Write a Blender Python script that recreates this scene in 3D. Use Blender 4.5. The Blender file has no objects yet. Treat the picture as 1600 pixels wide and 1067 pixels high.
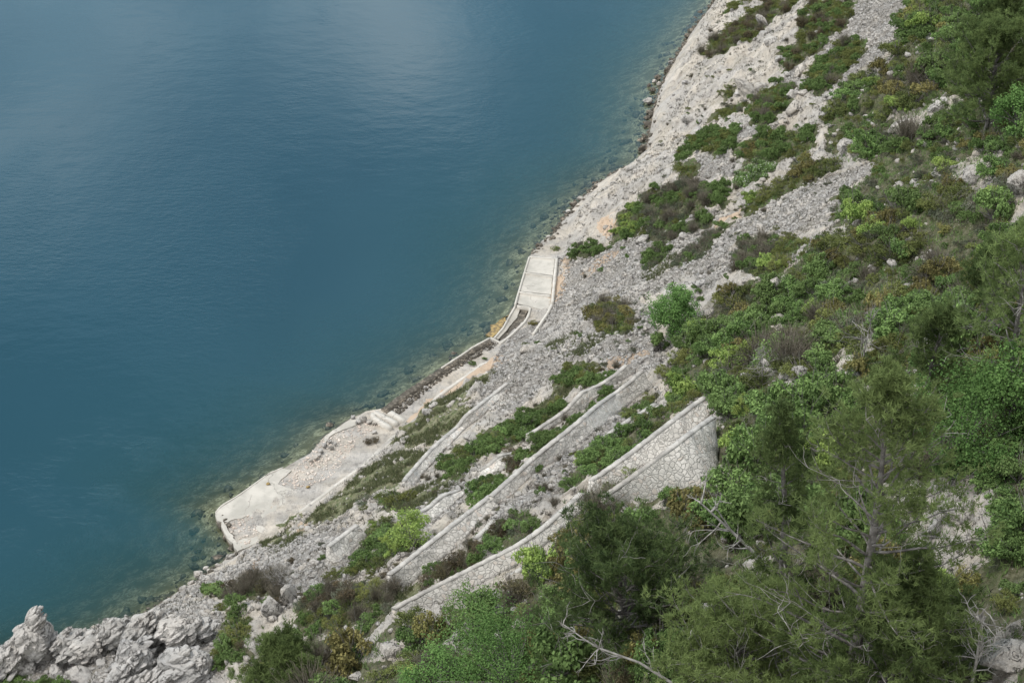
import bpy, bmesh, math, random
import numpy as np
from mathutils import Vector, Matrix

# ------------------------------------------------------------------ camera, sky, sun
CAM_H, FPX, PITCH = 75.0, 2667.0, math.radians(33.0)
scene = bpy.context.scene
cam = bpy.data.objects.new('camera', bpy.data.cameras.new('camera'))
scene.collection.objects.link(cam); scene.camera = cam
cam.location = (0, 0, CAM_H); cam.rotation_euler = (math.radians(90) - PITCH, 0, 0)
cam.data.sensor_width = 36.0; cam.data.lens = FPX / 1600 * 36; cam.data.clip_start = 0.5; cam.data.clip_end = 3000

SUN_EL, SUN_AZ = math.radians(63), math.radians(-80)      # azimuth from +Y, clockwise positive
sdir = Vector((math.sin(SUN_AZ) * math.cos(SUN_EL), math.cos(SUN_AZ) * math.cos(SUN_EL), math.sin(SUN_EL)))
sl = bpy.data.lights.new('sun', 'SUN'); sl.energy = 1.9; sl.angle = math.radians(9); sl.color = (1, .955, .89)
sun = bpy.data.objects.new('sun', sl); scene.collection.objects.link(sun)
sun.rotation_euler = sdir.to_track_quat('Z', 'Y').to_euler(); sun.location = (0, 0, 120)

world = bpy.data.worlds.new('World'); scene.world = world; world.use_nodes = True
scene.view_settings.view_transform = 'Standard'; scene.view_settings.look = 'None'
scene.view_settings.exposure = 0.56; scene.view_settings.gamma = 1.0

class NT:
    def __init__(s, tree): s.t = tree; s.n = tree.nodes; s.l = tree.links
    def add(s, typ, **kw):
        nd = s.n.new(typ)
        for k, v in kw.items():
            if k.startswith('i_'):
                key = k[2:].replace('_', ' ')
                sock = nd.inputs[int(key)] if key.isdigit() else nd.inputs[key]
                s.put(sock, v)
            else: setattr(nd, k, v)
        return nd
    def put(s, sock, v):
        if isinstance(v, bpy.types.NodeSocket): s.l.new(v, sock)
        elif isinstance(v, bpy.types.Node): s.l.new(v.outputs[0], sock)
        else:
            if isinstance(v, (tuple, list)) and sock.type == 'RGBA' and len(v) == 3: v = tuple(v) + (1,)
            sock.default_value = v
    def math(s, op, a, b=0.0, clamp=False):
        nd = s.n.new('ShaderNodeMath'); nd.operation = op; nd.use_clamp = clamp
        s.put(nd.inputs[0], a); s.put(nd.inputs[1], b); return nd.outputs[0]
    def mix(s, f, a, b, blend='MIX'):
        nd = s.n.new('ShaderNodeMix'); nd.data_type = 'RGBA'; nd.blend_type = blend; nd.clamp_factor = True
        s.put(nd.inputs[0], f); s.put(nd.inputs[6], a); s.put(nd.inputs[7], b); return nd.outputs[2]
    def ramp(s, v, lo, hi, a=0.0, b=1.0):
        nd = s.n.new('ShaderNodeMapRange'); nd.clamp = True; nd.interpolation_type = 'SMOOTHSTEP'
        s.put(nd.inputs[0], v); nd.inputs[1].default_value = lo; nd.inputs[2].default_value = hi
        nd.inputs[3].default_value = a; nd.inputs[4].default_value = b; return nd.outputs[0]
    def noise(s, vec, scale, detail=4, rough=.55, dist=0.0):
        nd = s.n.new('ShaderNodeTexNoise'); s.put(nd.inputs['Vector'], vec)
        nd.inputs['Scale'].default_value = scale; nd.inputs['Detail'].default_value = detail
        nd.inputs['Roughness'].default_value = rough; nd.inputs['Distortion'].default_value = dist
        return nd.outputs['Fac']
    def vor(s, vec, scale, feature='F1', rnd=1.0, out='Distance'):
        nd = s.n.new('ShaderNodeTexVoronoi'); nd.feature = feature; s.put(nd.inputs['Vector'], vec)
        nd.inputs['Scale'].default_value = scale; nd.inputs['Randomness'].default_value = rnd
        return nd.outputs[out]
    def mapping(s, vec, scale=(1, 1, 1), rot=(0, 0, 0)):
        nd = s.n.new('ShaderNodeMapping'); s.put(nd.inputs[0], vec)
        nd.inputs['Rotation'].default_value = rot; nd.inputs['Scale'].default_value = scale
        return nd.outputs[0]

w = NT(world.node_tree); world.node_tree.nodes.clear()
wo = w.add('ShaderNodeOutputWorld'); bg = w.add('ShaderNodeBackground')
sky = w.add('ShaderNodeTexSky', sky_type='NISHITA', sun_disc=False, sun_elevation=SUN_EL, sun_rotation=SUN_AZ)
tc = w.add('ShaderNodeTexCoord')
wn = w.noise(w.mapping(tc.outputs['Generated'], (1, 1, 1.7), (0, 0, .7)), 2.7, 5, .5, .3)
wn2 = w.noise(w.mapping(tc.outputs['Generated'], (1, 1, 1.5), (0, .3, 0)), 6.0, 5, .5, .4)
SKYBLOBS = [(600, 40, .055, .6), (330, 225, .07, .28), (40, 60, .10, .24), (60, 380, .09, .22), (850, 40, .05, -.22), (250, 300, .05, -.2), (430, 330, .06, -.15), (760, 200, .08, -.1), (50, 700, .09, -.5),
    (180, 830, .085, -.55), (30, 930, .08, -.5), (300, 640, .035, .25), (480, 130, .05, -.1), (620, 520, .09, -.1), (560, 640, .06, .05), (950, 60, .06, .1)]     # cloud banks and gaps: place of their mirror image, size, strength
def refl_dir(px, py):
    x = (px - 800) / FPX; y = (533.5 - py) / FPX
    r = Vector((x, math.cos(PITCH) + y * math.sin(PITCH), -math.sin(PITCH) + y * math.cos(PITCH))).normalized()
    r.z = -r.z; return r
def skydist(px, py):
    vm = w.add('ShaderNodeVectorMath', operation='DISTANCE'); w.put(vm.inputs[0], tc.outputs['Generated']); vm.inputs[1].default_value = refl_dir(px, py); return vm.outputs['Value']
def gauss(dist, sz):
    q = w.math('DIVIDE', dist, sz); return w.math('EXPONENT', w.math('MULTIPLY', w.math('MULTIPLY', q, q), -1.0))
v = w.math('ADD', .36, w.math('MULTIPLY', w.math('SUBTRACT', wn, .5), .9)); v = w.math('ADD', v, w.math('MULTIPLY', w.math('SUBTRACT', wn2, .5), .9))
for (px, py, sz, g) in SKYBLOBS: v = w.math('ADD', v, w.math('MULTIPLY', gauss(skydist(px, py), sz * 1.15), g))
blue = w.add('ShaderNodeValToRGB'); w.put(blue.inputs[0], v); e = blue.color_ramp.elements; e[0].position = 0; e[0].color = (.05, .085, .125, 1); e[1].position = 1; e[1].color = (.86, .96, 1, 1)
for ps, c_ in ((.36, (.17, .28, .38, 1)), (.6, (.36, .50, .60, 1))): q = e.new(ps); q.color = c_
gapc = w.mix(1.0, blue.outputs[0], (15, 15, 15), 'MULTIPLY')
over = w.mix(w.ramp(wn, .35, .65), (8.2, 8.5, 9.0), (11.2, 11.1, 10.9))
cl = w.mix(w.math('MULTIPLY', gauss(skydist(450, 500), .62), 1.25, True), over, gapc)
w.put(bg.inputs[0], w.mix(.9, sky, cl)); bg.inputs[1].default_value = 0.115
w.l.new(bg.outputs[0], wo.inputs[0])

# ------------------------------------------------------------------ numpy noise
def _h(ix, iy, iz, seed):
    n = (ix.astype(np.int64) * 374761393 + iy.astype(np.int64) * 668265263 + iz.astype(np.int64) * 2147483647 + seed * 1274126177) & 0xffffffff
    n = ((n ^ (n >> 13)) * 1274126177) & 0xffffffff
    n = ((n ^ (n >> 16)) * 2246822519) & 0xffffffff
    return ((n ^ (n >> 15)) & 0xffffff) / float(0xffffff)
def vn2(x, y, seed=0):
    x0 = np.floor(x); y0 = np.floor(y); fx = x - x0; fy = y - y0
    fx = fx * fx * (3 - 2 * fx); fy = fy * fy * (3 - 2 * fy); z = np.zeros_like(x0)
    a = _h(x0, y0, z, seed); b = _h(x0 + 1, y0, z, seed); c = _h(x0, y0 + 1, z, seed); d = _h(x0 + 1, y0 + 1, z, seed)
    return (a * (1 - fx) + b * fx) * (1 - fy) + (c * (1 - fx) + d * fx) * fy
def vn3(P, seed=0):
    p0 = np.floor(P); f = P - p0; f = f * f * (3 - 2 * f); r = 0
    for i in (0, 1):
        for j in (0, 1):
            for k in (0, 1):
                wt = (f[:, 0] if i else 1 - f[:, 0]) * (f[:, 1] if j else 1 - f[:, 1]) * (f[:, 2] if k else 1 - f[:, 2])
                r = r + wt * _h(p0[:, 0] + i, p0[:, 1] + j, p0[:, 2] + k, seed)
    return r
def fbm2(x, y, o=4, seed=0, g=.5):
    s = 0; a = 1; t = 0
    for i in range(o):
        s = s + a * vn2(x, y, seed + i); t += a; a *= g; x = x * 2.03 + 7.1; y = y * 2.03 + 3.7
    return s / t
def ridge2(x, y, o=4, seed=0, g=.5):
    s = 0; a = 1; t = 0
    for i in range(o):
        s = s + a * (1 - np.abs(2 * vn2(x, y, seed + i) - 1)); t += a; a *= g; x = x * 2.07 + 5.3; y = y * 2.07 + 1.9
    return s / t

# ------------------------------------------------------------------ photo geometry -> world
def ray(px, py):
    x = (px - 800) / FPX; y = (533.5 - py) / FPX
    return np.array([x, math.cos(PITCH) + y * math.sin(PITCH), -math.sin(PITCH) + y * math.cos(PITCH)])
def atz(px, py, z=0.0):
    r = ray(px, py); t = (z - CAM_H) / r[2]; return np.array([r[0] * t, r[1] * t, z])
ORG = np.array([23.9, 188.6]); DU = np.array([-0.41811837, -0.90839255]); DV = np.array([0.90839255, -0.41811837])
def uv(x, y):
    return (x - ORG[0]) * DU[0] + (y - ORG[1]) * DU[1], (x - ORG[0]) * DV[0] + (y - ORG[1]) * DV[1]
def xy(u, v): return ORG[0] + u * DU[0] + v * DV[0], ORG[1] + u * DU[1] + v * DV[1]

SHORE = [(1120, 0), (1100, 25), (1075, 60), (1048, 105), (1030, 140), (1018, 180), (1012, 215), (1003, 252), (960, 272), (930, 290), (905, 315),
         (880, 342), (860, 370), (830, 395), (805, 474), (786, 508), (765, 530), (740, 543), (682, 581), (610, 640), (568, 646), (541, 659), (505, 684),
         (480, 712), (442, 733), (373, 777), (336, 802), (368, 862), (330, 892), (240, 950), (195, 980), (120, 1010), (0, 1040), (-60, 1060)]
SP = np.array([atz(*q)[:2] for q in SHORE]); SU, SV = uv(SP[:, 0], SP[:, 1]); o_ = np.argsort(SU); SU = SU[o_]; SV = SV[o_]
SU = np.concatenate([[-200, -60, -12], SU, [SU[-1] + 25, SU[-1] + 200]]); SV = np.concatenate([[14, 5, 2], SV, [SV[-1] + 4, SV[-1] + 30]])
FOOT = [(1120, 0), (1075, 60), (1014, 215), (1003, 252), (930, 292), (888, 345), (878, 400), (873, 450), (866, 484), (840, 522), (800, 548), (731, 587), (655, 648),
        (618, 680), (572, 724), (503, 777), (451, 816), (409, 846), (374, 866), (330, 894), (240, 952), (195, 982), (0, 1042)]
FP = np.array([atz(q[0], q[1], .4)[:2] for q in FOOT]); FU, FV = uv(FP[:, 0], FP[:, 1]); o_ = np.argsort(FU); FU = FU[o_]; FV = FV[o_]
FW = np.clip(FV - np.interp(FU, SU, SV), 0.2, 9)
BUMPS = []        # (x, y, radius, height)
def hbase(x, y):
    u, v = uv(x, y); S0 = np.interp(u, SU, SV); q = np.clip((v - S0) / 30, 0, 1); q = q * q * (3 - 2 * q)
    d = v - (S0 * (1 - q) + np.interp(u, [-200, 0, 40, 80, 118, 333], [14, 0, 5, 5, 0, 4]) * q); wd = np.interp(u, FU, FW)
    cliff = np.clip((48 - u) / 14, 0, 1)
    rise = .38 * np.clip(d / .35, 0, 1) + .04 * np.clip(d, 0, wd)
    e = np.maximum(d - wd, 0)
    up = .66 * e + 1.3 * (1 - np.exp(-e / 1.8)) * cliff * 1.5 + .9 * (1 - np.exp(-e / 4.0)) * (1 - cliff)
    up = up + (e > 0) * (.6 * (fbm2(u * .09 + 3, v * .09, 2, 5) - .5) * np.clip(e / 6, 0, 1) * 3)
    z = np.where(d > 0, rise + up, np.maximum(.42 * d - .02 * d * d * 0, -9))
    for (bx, by, br, bh) in BUMPS:
        z = z + bh * np.exp(-((x - bx) ** 2 + (y - by) ** 2) / (br * br)) * np.clip((d + .5) / 2, 0, 1)
    return z
_T = np.arange(25, 420, .12)
def at(px, py, off=0.0):
    """point of the ground seen at this place of the photograph"""
    r = ray(px, py); X = r[0] * _T; Y = r[1] * _T; Z = CAM_H + r[2] * _T
    h = np.maximum(hbase(X, Y), 0) + off; k = int(np.argmax(Z < h)); k = max(k, 1)
    a = Z[k - 1] - h[k - 1]; b = h[k] - Z[k]; f = a / max(a + b, 1e-6); t = _T[k - 1] + f * (_T[k] - _T[k - 1])
    return np.array([r[0] * t, r[1] * t, CAM_H + r[2] * t])
for (px, py, z, br, bh) in [(30, 1060, 2, 3.0, .7), (150, 1055, 2, 3.2, .9), (260, 1050, 2, 3.2, .5), (-120, 1100, 2, 6, 1.2)]:
    p = atz(px, py, z); BUMPS.append((p[0], p[1], br, bh))
def ppm(p): return FPX / float(np.linalg.norm(np.array(p) - np.array([0, 0, CAM_H])))   # photo pixels per metre

def worldpoly(poly, dy=0, z=None):
    return np.array([(at(x, y + dy) if z is None else atz(x, y + dy, z))[:2] for x, y in poly])
def inpoly(P, X, Y):
    r = np.zeros(X.shape, bool); x0, y0 = P.min(0); x1, y1 = P.max(0)
    m = (X > x0) & (X < x1) & (Y > y0) & (Y < y1)
    if not m.any(): return r
    xs = X[m]; ys = Y[m]; c = np.zeros(xs.shape, bool); j = len(P) - 1
    for i in range(len(P)):
        xi, yi = P[i]; xj, yj = P[j]
        if yi != yj: c ^= ((yi > ys) != (yj > ys)) & (xs < (xj - xi) * (ys - yi) / (yj - yi) + xi)
        j = i
    r[m] = c; return r

# ------------------------------------------------------------------ cover of the slope
VEG = {   # name: (polygon, kinds with weights, spacing m)
 'a1': ([(1092,84),(1110,62),(1132,40),(1185,8),(1200,-8),(1258,-8),(1225,15),(1200,35),(1180,57),(1150,66),(1120,78)], 'j6 d2 t1', .8),
 'a2': ([(1128,20),(1145,-5),(1168,-5),(1150,12)], 'j3', .8),
 'a3': ([(1247,22),(1268,-5),(1340,-5),(1325,38),(1290,50),(1287,72),(1258,84),(1232,108),(1216,104),(1220,72),(1248,62)], 'j5 b3 d1', .85),
 'a4': ([(1255,142),(1268,98),(1315,57),(1357,57),(1345,84),(1320,110),(1282,146)], 'j4 b3 t1', .9),
 'a5': ([(1176,150),(1210,130),(1242,130),(1233,156),(1210,183),(1178,198),(1166,176)], 'j4 b3 t1', .85),
 'a6': ([(1108,186),(1125,165),(1160,154),(1166,166),(1142,178)], 'j4 s1', .7),
 'a7': ([(1122,146),(1146,126),(1140,148)], 'j1', .7),
 'a8': ([(1057,232),(1110,202),(1157,197),(1145,230),(1122,243),(1090,232),(1058,250)], 'j3 b4', .8),
 'a9': ([(1147,228),(1205,200),(1278,190),(1272,226),(1258,246),(1180,258),(1150,250)], 'j4 b4 r1', .9),
 'b1': ([(1150,262),(1190,250),(1207,262),(1200,280),(1155,285)], 'f3', .9),
 'b2': ([(1162,328),(1168,298),(1204,291),(1255,246),(1312,248),(1300,270),(1258,284),(1212,302),(1190,322)], 'j6 r1 y1', .9),
 'b3': ([(1100,322),(1104,285),(1138,266),(1142,290),(1125,322)], 'b5', .85),
 'b4': ([(1055,250),(1090,246),(1095,262),(1062,276)], 'j2', .8),
 'b5': ([(1000,300),(1040,285),(1090,280),(1104,290),(1100,322),(1060,345),(1005,358),(990,345)], 't3 b3 s3 j1', .8),
 'b6': ([(960,340),(975,322),(995,318),(1000,350),(985,370),(958,370)], 'y5 b1', .75),
 'b7': ([(882,392),(905,378),(950,370),(960,376),(930,388),(890,400)], 'b2 s2', .7),
 'b8': ([(1005,395),(1025,372),(1045,372),(1045,400),(1010,418)], 'b3 s2', .75),
 'b9': ([(1055,400),(1095,372),(1120,350),(1140,345),(1100,395),(1065,412)], 's5 b1 t2', .7),
 'c1': ([(1147,420),(1156,372),(1212,364),(1215,385),(1190,400),(1180,425)], 't4 s4 b1', .8),
 'c2': ([(1182,420),(1200,390),(1240,362),(1258,370),(1235,400),(1215,420)], 'j6 y1', .85),
 'c3': ([(915,490),(940,468),(975,468),(992,490),(985,515),(950,520)], 'r2 j3 t1', .8),
 'c4': ([(995,360),(1012,350),(1060,350),(1110,330),(1120,345),(1050,368)], 's3 t1 b1', .8),
 'e1': ([(862,590),(905,560),(940,568),(942,590),(910,602),(870,606)], 'b3 j3', .85),
 'e2': ([(938,590),(958,572),(962,600),(945,625),(935,620)], 'b2', .8),
 'e3': ([(685,712),(735,690),(780,662),(820,640),(850,655),(835,672),(780,700),(730,728),(715,750),(690,735)], 'b5 j3', .85),
 'e4': ([(820,655),(880,620),(885,632),(840,668)], 'b3 j2', .75),
 'e5': ([(800,725),(840,690),(890,655),(935,625),(925,645),(880,680),(830,722)], 'b4 j2', .75),
 'e6': ([(735,765),(760,740),(790,742),(780,768),(748,785)], 'b3 j1', .8),
 'e7': ([(785,715),(815,700),(822,720),(795,745)], 'd3 t2', .7),
 'e8': ([(970,645),(1005,612),(1022,610),(1010,632),(980,650)], 'b3 j2', .8),
 'e9': ([(925,700),(960,672),(1010,648),(1060,620),(1090,612),(1085,625),(1050,648),(1000,690),(955,728),(930,735)], 'j4 b4', .85),
 'f1': ([(885,750),(905,715),(925,700),(930,735),(900,765)], 'b4 y1', .8),
 'f2': ([(930,758),(975,745),(1000,725),(990,745),(950,775)], 'j3 b2', .8),
 'f3': ([(590,790),(600,762),(630,765),(632,790),(610,802)], 'j1', 1.6),
 'f4': ([(560,865),(565,830),(600,812),(650,818),(655,850),(620,870),(575,888),(550,885)], 'y2 b3 j2', .85),
 'f5': ([(545,885),(590,862),(605,875),(580,892)], 'j3', .8),
 'f6': ([(655,905),(700,870),(750,835),(775,838),(770,860),(735,885),(690,902)], 'd5 t2 b2', .7),
 'f7': ([(758,840),(790,810),(830,790),(840,810),(825,838),(780,862)], 'b3 s2 d1', .8),
 'f8': ([(745,790),(765,775),(785,782),(770,800)], 'y1 b2', .7),
 'g1': ([(505,893),(545,880),(548,890),(515,900)], 'j2', .6),
 'g2': ([(350,915),(400,895),(440,900),(450,920),(430,935),(350,930)], 't4 d1', .8),
 'g3': ([(318,925),(345,915),(350,990),(330,1040),(395,1035),(390,960),(350,940)], 'b4 d1 j2', .85),
 'g4': ([(455,950),(500,920),(560,905),(620,915),(625,940),(600,965),(520,975),(470,985)], 'j2 t3 d2 b2 s2', .8),
 'dense1': ([(1425,-10),(1402,42),(1396,80),(1345,112),(1300,150),(1285,190),(1305,245),(1372,250),(1372,266),(1308,300),(1302,338),(1322,356),(1290,362),
             (1262,372),(1240,400),(1215,422),(1180,430),(1130,452),(1110,478),(1095,520),(1045,565),(1035,600),(1090,612),(1132,606),(1640,606),(1640,-10)],
            'j6 b6 y1 r2 t1 s1', 1.2),
 'dense2': ([(1110,606),(1640,606),(1640,860),(1115,860),(1085,790),(1105,770),(1115,730),(1112,690),(1120,640)], 'b6 j4 t1 r1 y1', 1.4),
 'dense3': ([(920,755),(975,772),(1040,782),(1090,770),(1115,860),(1640,860),(1640,1090),(390,1090),(400,1035),(440,1000),(520,985),(615,985),(680,968),(735,940),(790,920),(850,885),(870,820)],
            'b6 j4 y1 r2 t1 d1', 1.4),
 'low1': ([(0,1055),(90,1050),(120,1090),(-60,1090)], 'b3', .8),
}
CLEAR = [[(1380,212),(1400,180),(1440,165),(1472,148),(1494,162),(1466,188),(1439,224)], [(1298,240),(1345,222),(1340,256),(1305,266)],
 [(1497,262),(1515,235),(1560,240),(1550,285),(1512,320)], [(1570,305),(1605,265),(1605,350),(1575,352)], [(1575,104),(1605,78),(1605,112)],
 [(1385,770),(1430,742),(1475,750),(1560,795),(1560,872),(1490,905),(1400,895)], [(1538,1015),(1605,980),(1605,1090),(1545,1090)], [(1212,612),(1240,590),(1248,640),(1215,648)],
 [(1072,965),(1140,955),(1150,985),(1075,992)], [(392,935),(420,930),(472,985),(450,1004),(405,990)], [(545,1000),(575,988),(640,1030),(560,1038)],
 [(690,1000),(745,985),(750,1010),(700,1015)], [(1205,500),(1235,482),(1232,510),(1210,516)], [(1275,455),(1300,452),(1290,475)], [(1300,530),(1345,540),(1340,610),(1310,600)],
 [(1190,445),(1215,430),(1222,448),(1200,462)], [(1090,490),(1125,475),(1115,490),(1095,505)], [(1400,620),(1440,600),(1470,640),(1420,670)], [(1330,110),(1400,70),(1395,95),(1345,125)],
 [(1180,895),(1220,880),(1225,905),(1195,915)], [(1560,430),(1600,440),(1590,470),(1555,460)], [(1480,455),(1510,440),(1505,480)],
 [(820,840),(905,765),(918,775),(850,850),(835,868)]]
SCREE = [[(1340,-10),(1425,-10),(1400,45),(1392,80),(1345,110),(1290,150),(1292,130),(1325,105),(1262,84),(1292,54),(1325,39)],
 [(1225,140),(1235,100),(1262,84),(1250,120),(1235,150)], [(1085,245),(1150,250),(1145,270),(1095,285)],
 [(1130,362),(1212,302),(1300,279),(1372,250),(1372,266),(1306,300),(1302,336),(1320,356),(1258,356),(1212,368),(1150,370),(1145,430),(1110,452),(1080,430),(1000,470),(870,560),(850,500),(880,440),(870,400),(960,376),(1050,345),(1120,330)],
 [(1150,205),(1215,180),(1210,200),(1155,225)], [(780,540),(870,480),(1000,470),(1020,520),(1030,580),(990,575),(900,560),(860,600),(800,640),(740,640),(760,600)],
 [(840,750),(900,690),(960,650),(1025,610),(1030,640),(960,690),(900,730),(850,790),(780,830),(750,830),(780,790)],
 [(380,870),(470,840),(540,810),(555,880),(620,900),(560,905),(500,925),(440,960),(420,905)], [(640,800),(710,750),(740,760),(690,820),(640,860)], [(240,955),(340,890),(400,870),(420,910),(330,930)], [(-60,1090),(-40,1000),(180,978),(240,950),(340,940),(345,1000),(330,1090)]]
ORANGE = [[(868,410),(890,400),(888,430),(872,470),(862,470)], [(915,420),(940,395),(965,390),(955,405),(925,425)], [(935,350),(960,335),(970,350),(945,370)],
 [(1120,345),(1150,322),(1160,330),(1130,350)], [(950,560),(1000,545),(1010,560),(960,575)], [(385,880),(410,868),(420,885),(395,900)], [(1060,715),(1095,705),(1090,722),(1065,728)],
 [(455,825),(480,818),(470,838)], [(640,640),(700,605),(780,555),(790,562),(720,608),(650,652)]]
GRASS = [[(612,692),(625,668),(655,650),(690,625),(735,600),(772,578),(778,584),(745,605),(725,622),(742,640),(705,668),(680,690),(640,695)],
 [(500,795),(570,735),(620,706),(680,702),(650,730),(615,760),(575,775),(545,800),(470,822)], [(405,850),(440,835),(475,835),(450,855),(410,862)],
 [(610,790),(640,770),(700,745),(760,690),(700,770),(660,800),(620,810)], [(850,545),(900,520),(960,525),(900,560)], [(870,610),(900,605),(870,640),(820,650)],
 [(1000,430),(1060,395),(1050,420),(1010,440)], [(430,820),(470,808),(450,830)], [(560,960),(640,910),(650,930)], [(690,840),(640,870),(620,880),(650,845)]]

def resample(P, step):
    P = np.asarray(P, float); d = np.concatenate([[0], np.cumsum(np.linalg.norm(np.diff(P, axis=0), axis=1))]); n = max(2, int(d[-1] / step) + 1)
    t = np.linspace(0, d[-1], n); return np.stack([np.interp(t, d, P[:, i]) for i in range(P.shape[1])], -1)
NS = -DV

def wall_lines(tops, bots, cope, k, zmin):
    TB = resample(tops, 9); n = len(TB)
    bt = np.asarray(bots, float); d = np.concatenate([[0], np.cumsum(np.linalg.norm(np.diff(bt, axis=0), axis=1))]); t = np.linspace(0, d[-1], n)
    BB = np.stack([np.interp(t, d, bt[:, i]) for i in (0, 1)], -1); E = []; I = []; Bp = []
    for (tx, ty), (bx, by) in zip(TB, BB):
        B = at(bx, by); r = ray(tx, ty)      # crest on its sight line, its inner edge k*height seaward of the foot
        num = k * (CAM_H - B[2]) - ((-B[:2]) @ NS) + cope; den = (r[:2] @ NS) - k * r[2]
        e = np.array([0, 0, CAM_H]) + r * num / den; e[2] = max(e[2], B[2] + zmin)
        E.append(e); I.append(np.array([e[0] - NS[0] * cope, e[1] - NS[1] * cope, e[2]])); Bp.append(B)
    return map(np.array, (E, I, Bp))
WALLS = []; FOOTPRINT = []; APRON = []
def W_(tops, bots, label, **kw):
    WALLS.append(((tops, bots, label), kw)); E, I, Bp = wall_lines(tops, bots, kw.get('cope', .22), kw.get('k', .8), .4)
    FOOTPRINT.append(np.concatenate([E[:, :2], Bp[::-1, :2]])); APRON.append(np.concatenate([E[:, :2] + NS * 1.3, Bp[::-1, :2] - NS * .9]))
W_([(1000,579),(972,606),(937,626),(901,659),(840,706),(822,722),(784,757),(764,774)], [(1022,604),(996,617),(962,647),(925,678),(875,715),(841,733),(806,765),(786,784)],
     'longest stone terrace wall running diagonally across the middle of the slope', seed=1)
W_([(763,775),(749,784),(680,838),(605,897)], [(778,790),(758,806),(727,840),(688,873),(640,912)], 'broad masonry wall with dark joints and a square lower end below the longest wall', seed=2, k=1.1)
W_([(976,568),(957,584),(937,597),(906,610),(886,633),(864,649),(822,676)], [(992,580),(962,598),(939,613),(914,636),(884,652),(860,668),(836,686)],
     'upper terrace wall with stepped crest just seaward of the longest wall', seed=3, ragged=.3)
W_([(803,700),(775,712),(746,727)], [(818,712),(790,728),(752,748)], 'short broken wall between green bushes on the terraces', seed=4, ragged=.5)
W_([(714,754),(690,768),(647,797)], [(728,768),(705,790),(668,818)], 'low crumbling wall above the rounded dark green bush', seed=5, ragged=.5)
W_([(790,592),(765,612),(735,640),(705,665),(685,684),(655,715),(628,747)], [(806,598),(785,618),(755,648),(722,672),(703,693),(668,730),(640,764)],
     'seaward terrace wall of loose pale stones beside the grass strip', seed=6, ragged=.45)
W_([(555,819),(535,834),(510,853)], [(576,838),(558,852),(532,877)], 'short stone wall block at the lower end of the grass strip', seed=7)
W_([(1118,610),(1091,623),(1050,655),(981,708),(933,742),(920,750)], [(1122,634),(1100,655),(1060,692),(1002,730),(955,762),(938,772)],
     'straight grey masonry wall leading down left from the big pine', seed=8)
W_([(1112,650),(1084,667),(1054,693),(1001,732),(971,754),(940,775)], [(1122,700),(1122,740),(1105,770),(1062,775),(1010,782),(965,792)],
     'widest masonry apron with pinkish patch beside the big pine', seed=9, k=1.0)
W_([(905,772),(870,802),(825,840),(790,859),(739,884),(707,900),(650,929),(612,950)], [(915,790),(885,820),(840,858),(806,884),(752,908),(722,926),(668,950),(630,966)],
     'lowest long masonry wall running behind the dark pine', seed=10)
W_([(827,876),(797,897)], [(838,886),(810,908)], 'very short wall stub beside the dark pine', seed=11, ragged=.2)
W_([(1023,625),(1000,640),(967,664),(940,680)], [(1028,636),(1006,652),(975,674),(950,692)], 'collapsed rubble wall between the longest wall and the straight grey one', seed=12, ragged=.5)
W_([(771,811),(739,837)], [(780,820),(750,848)], 'small broken wall end among russet bushes', seed=13, ragged=.4)


VP = {k: (worldpoly(p, 7), kk, sp) for k, (p, kk, sp) in VEG.items()}
CP = [worldpoly(p, 3) for p in CLEAR]; SPo = [worldpoly(p) for p in SCREE]; OP = [worldpoly(p) for p in ORANGE]; GP = [worldpoly(p) for p in GRASS]
PATCH = [worldpoly(p, 0, .4) for p in [[(352,818),(362,811),(390,804),(400,818),(402,840),(372,862),(345,815)], [(434,755),(440,746),(456,734),(480,712),(505,684),(545,672),(575,655),(600,650),(600,664),(575,680),(556,694),(540,722),(512,752),(468,768)]]]
DOCK = worldpoly([(765,530),(800,478),(829,476),(822,500),(781,537)], 0, .2)
def masks(x, y):
    wx = x + (fbm2(x * .7, y * .7, 3, 11) - .5) * 2.0; wy = y + (fbm2(x * .7 + 50, y * .7, 3, 12) - .5) * 2.0
    veg = np.zeros(x.shape)
    for k, (P, _, _) in VP.items(): veg[inpoly(P, wx, wy)] = 1
    for P in CP: veg[inpoly(P, wx, wy)] = 0
    scree = np.zeros(x.shape)
    for P in SPo: scree[inpoly(P, wx, wy)] = 1
    orange = np.zeros(x.shape)
    for P in OP: orange[inpoly(P, wx, wy)] = 1
    grass = np.zeros(x.shape)
    for P in GP: grass[inpoly(P, wx, wy)] = 1
    return veg, scree, orange, grass
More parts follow.
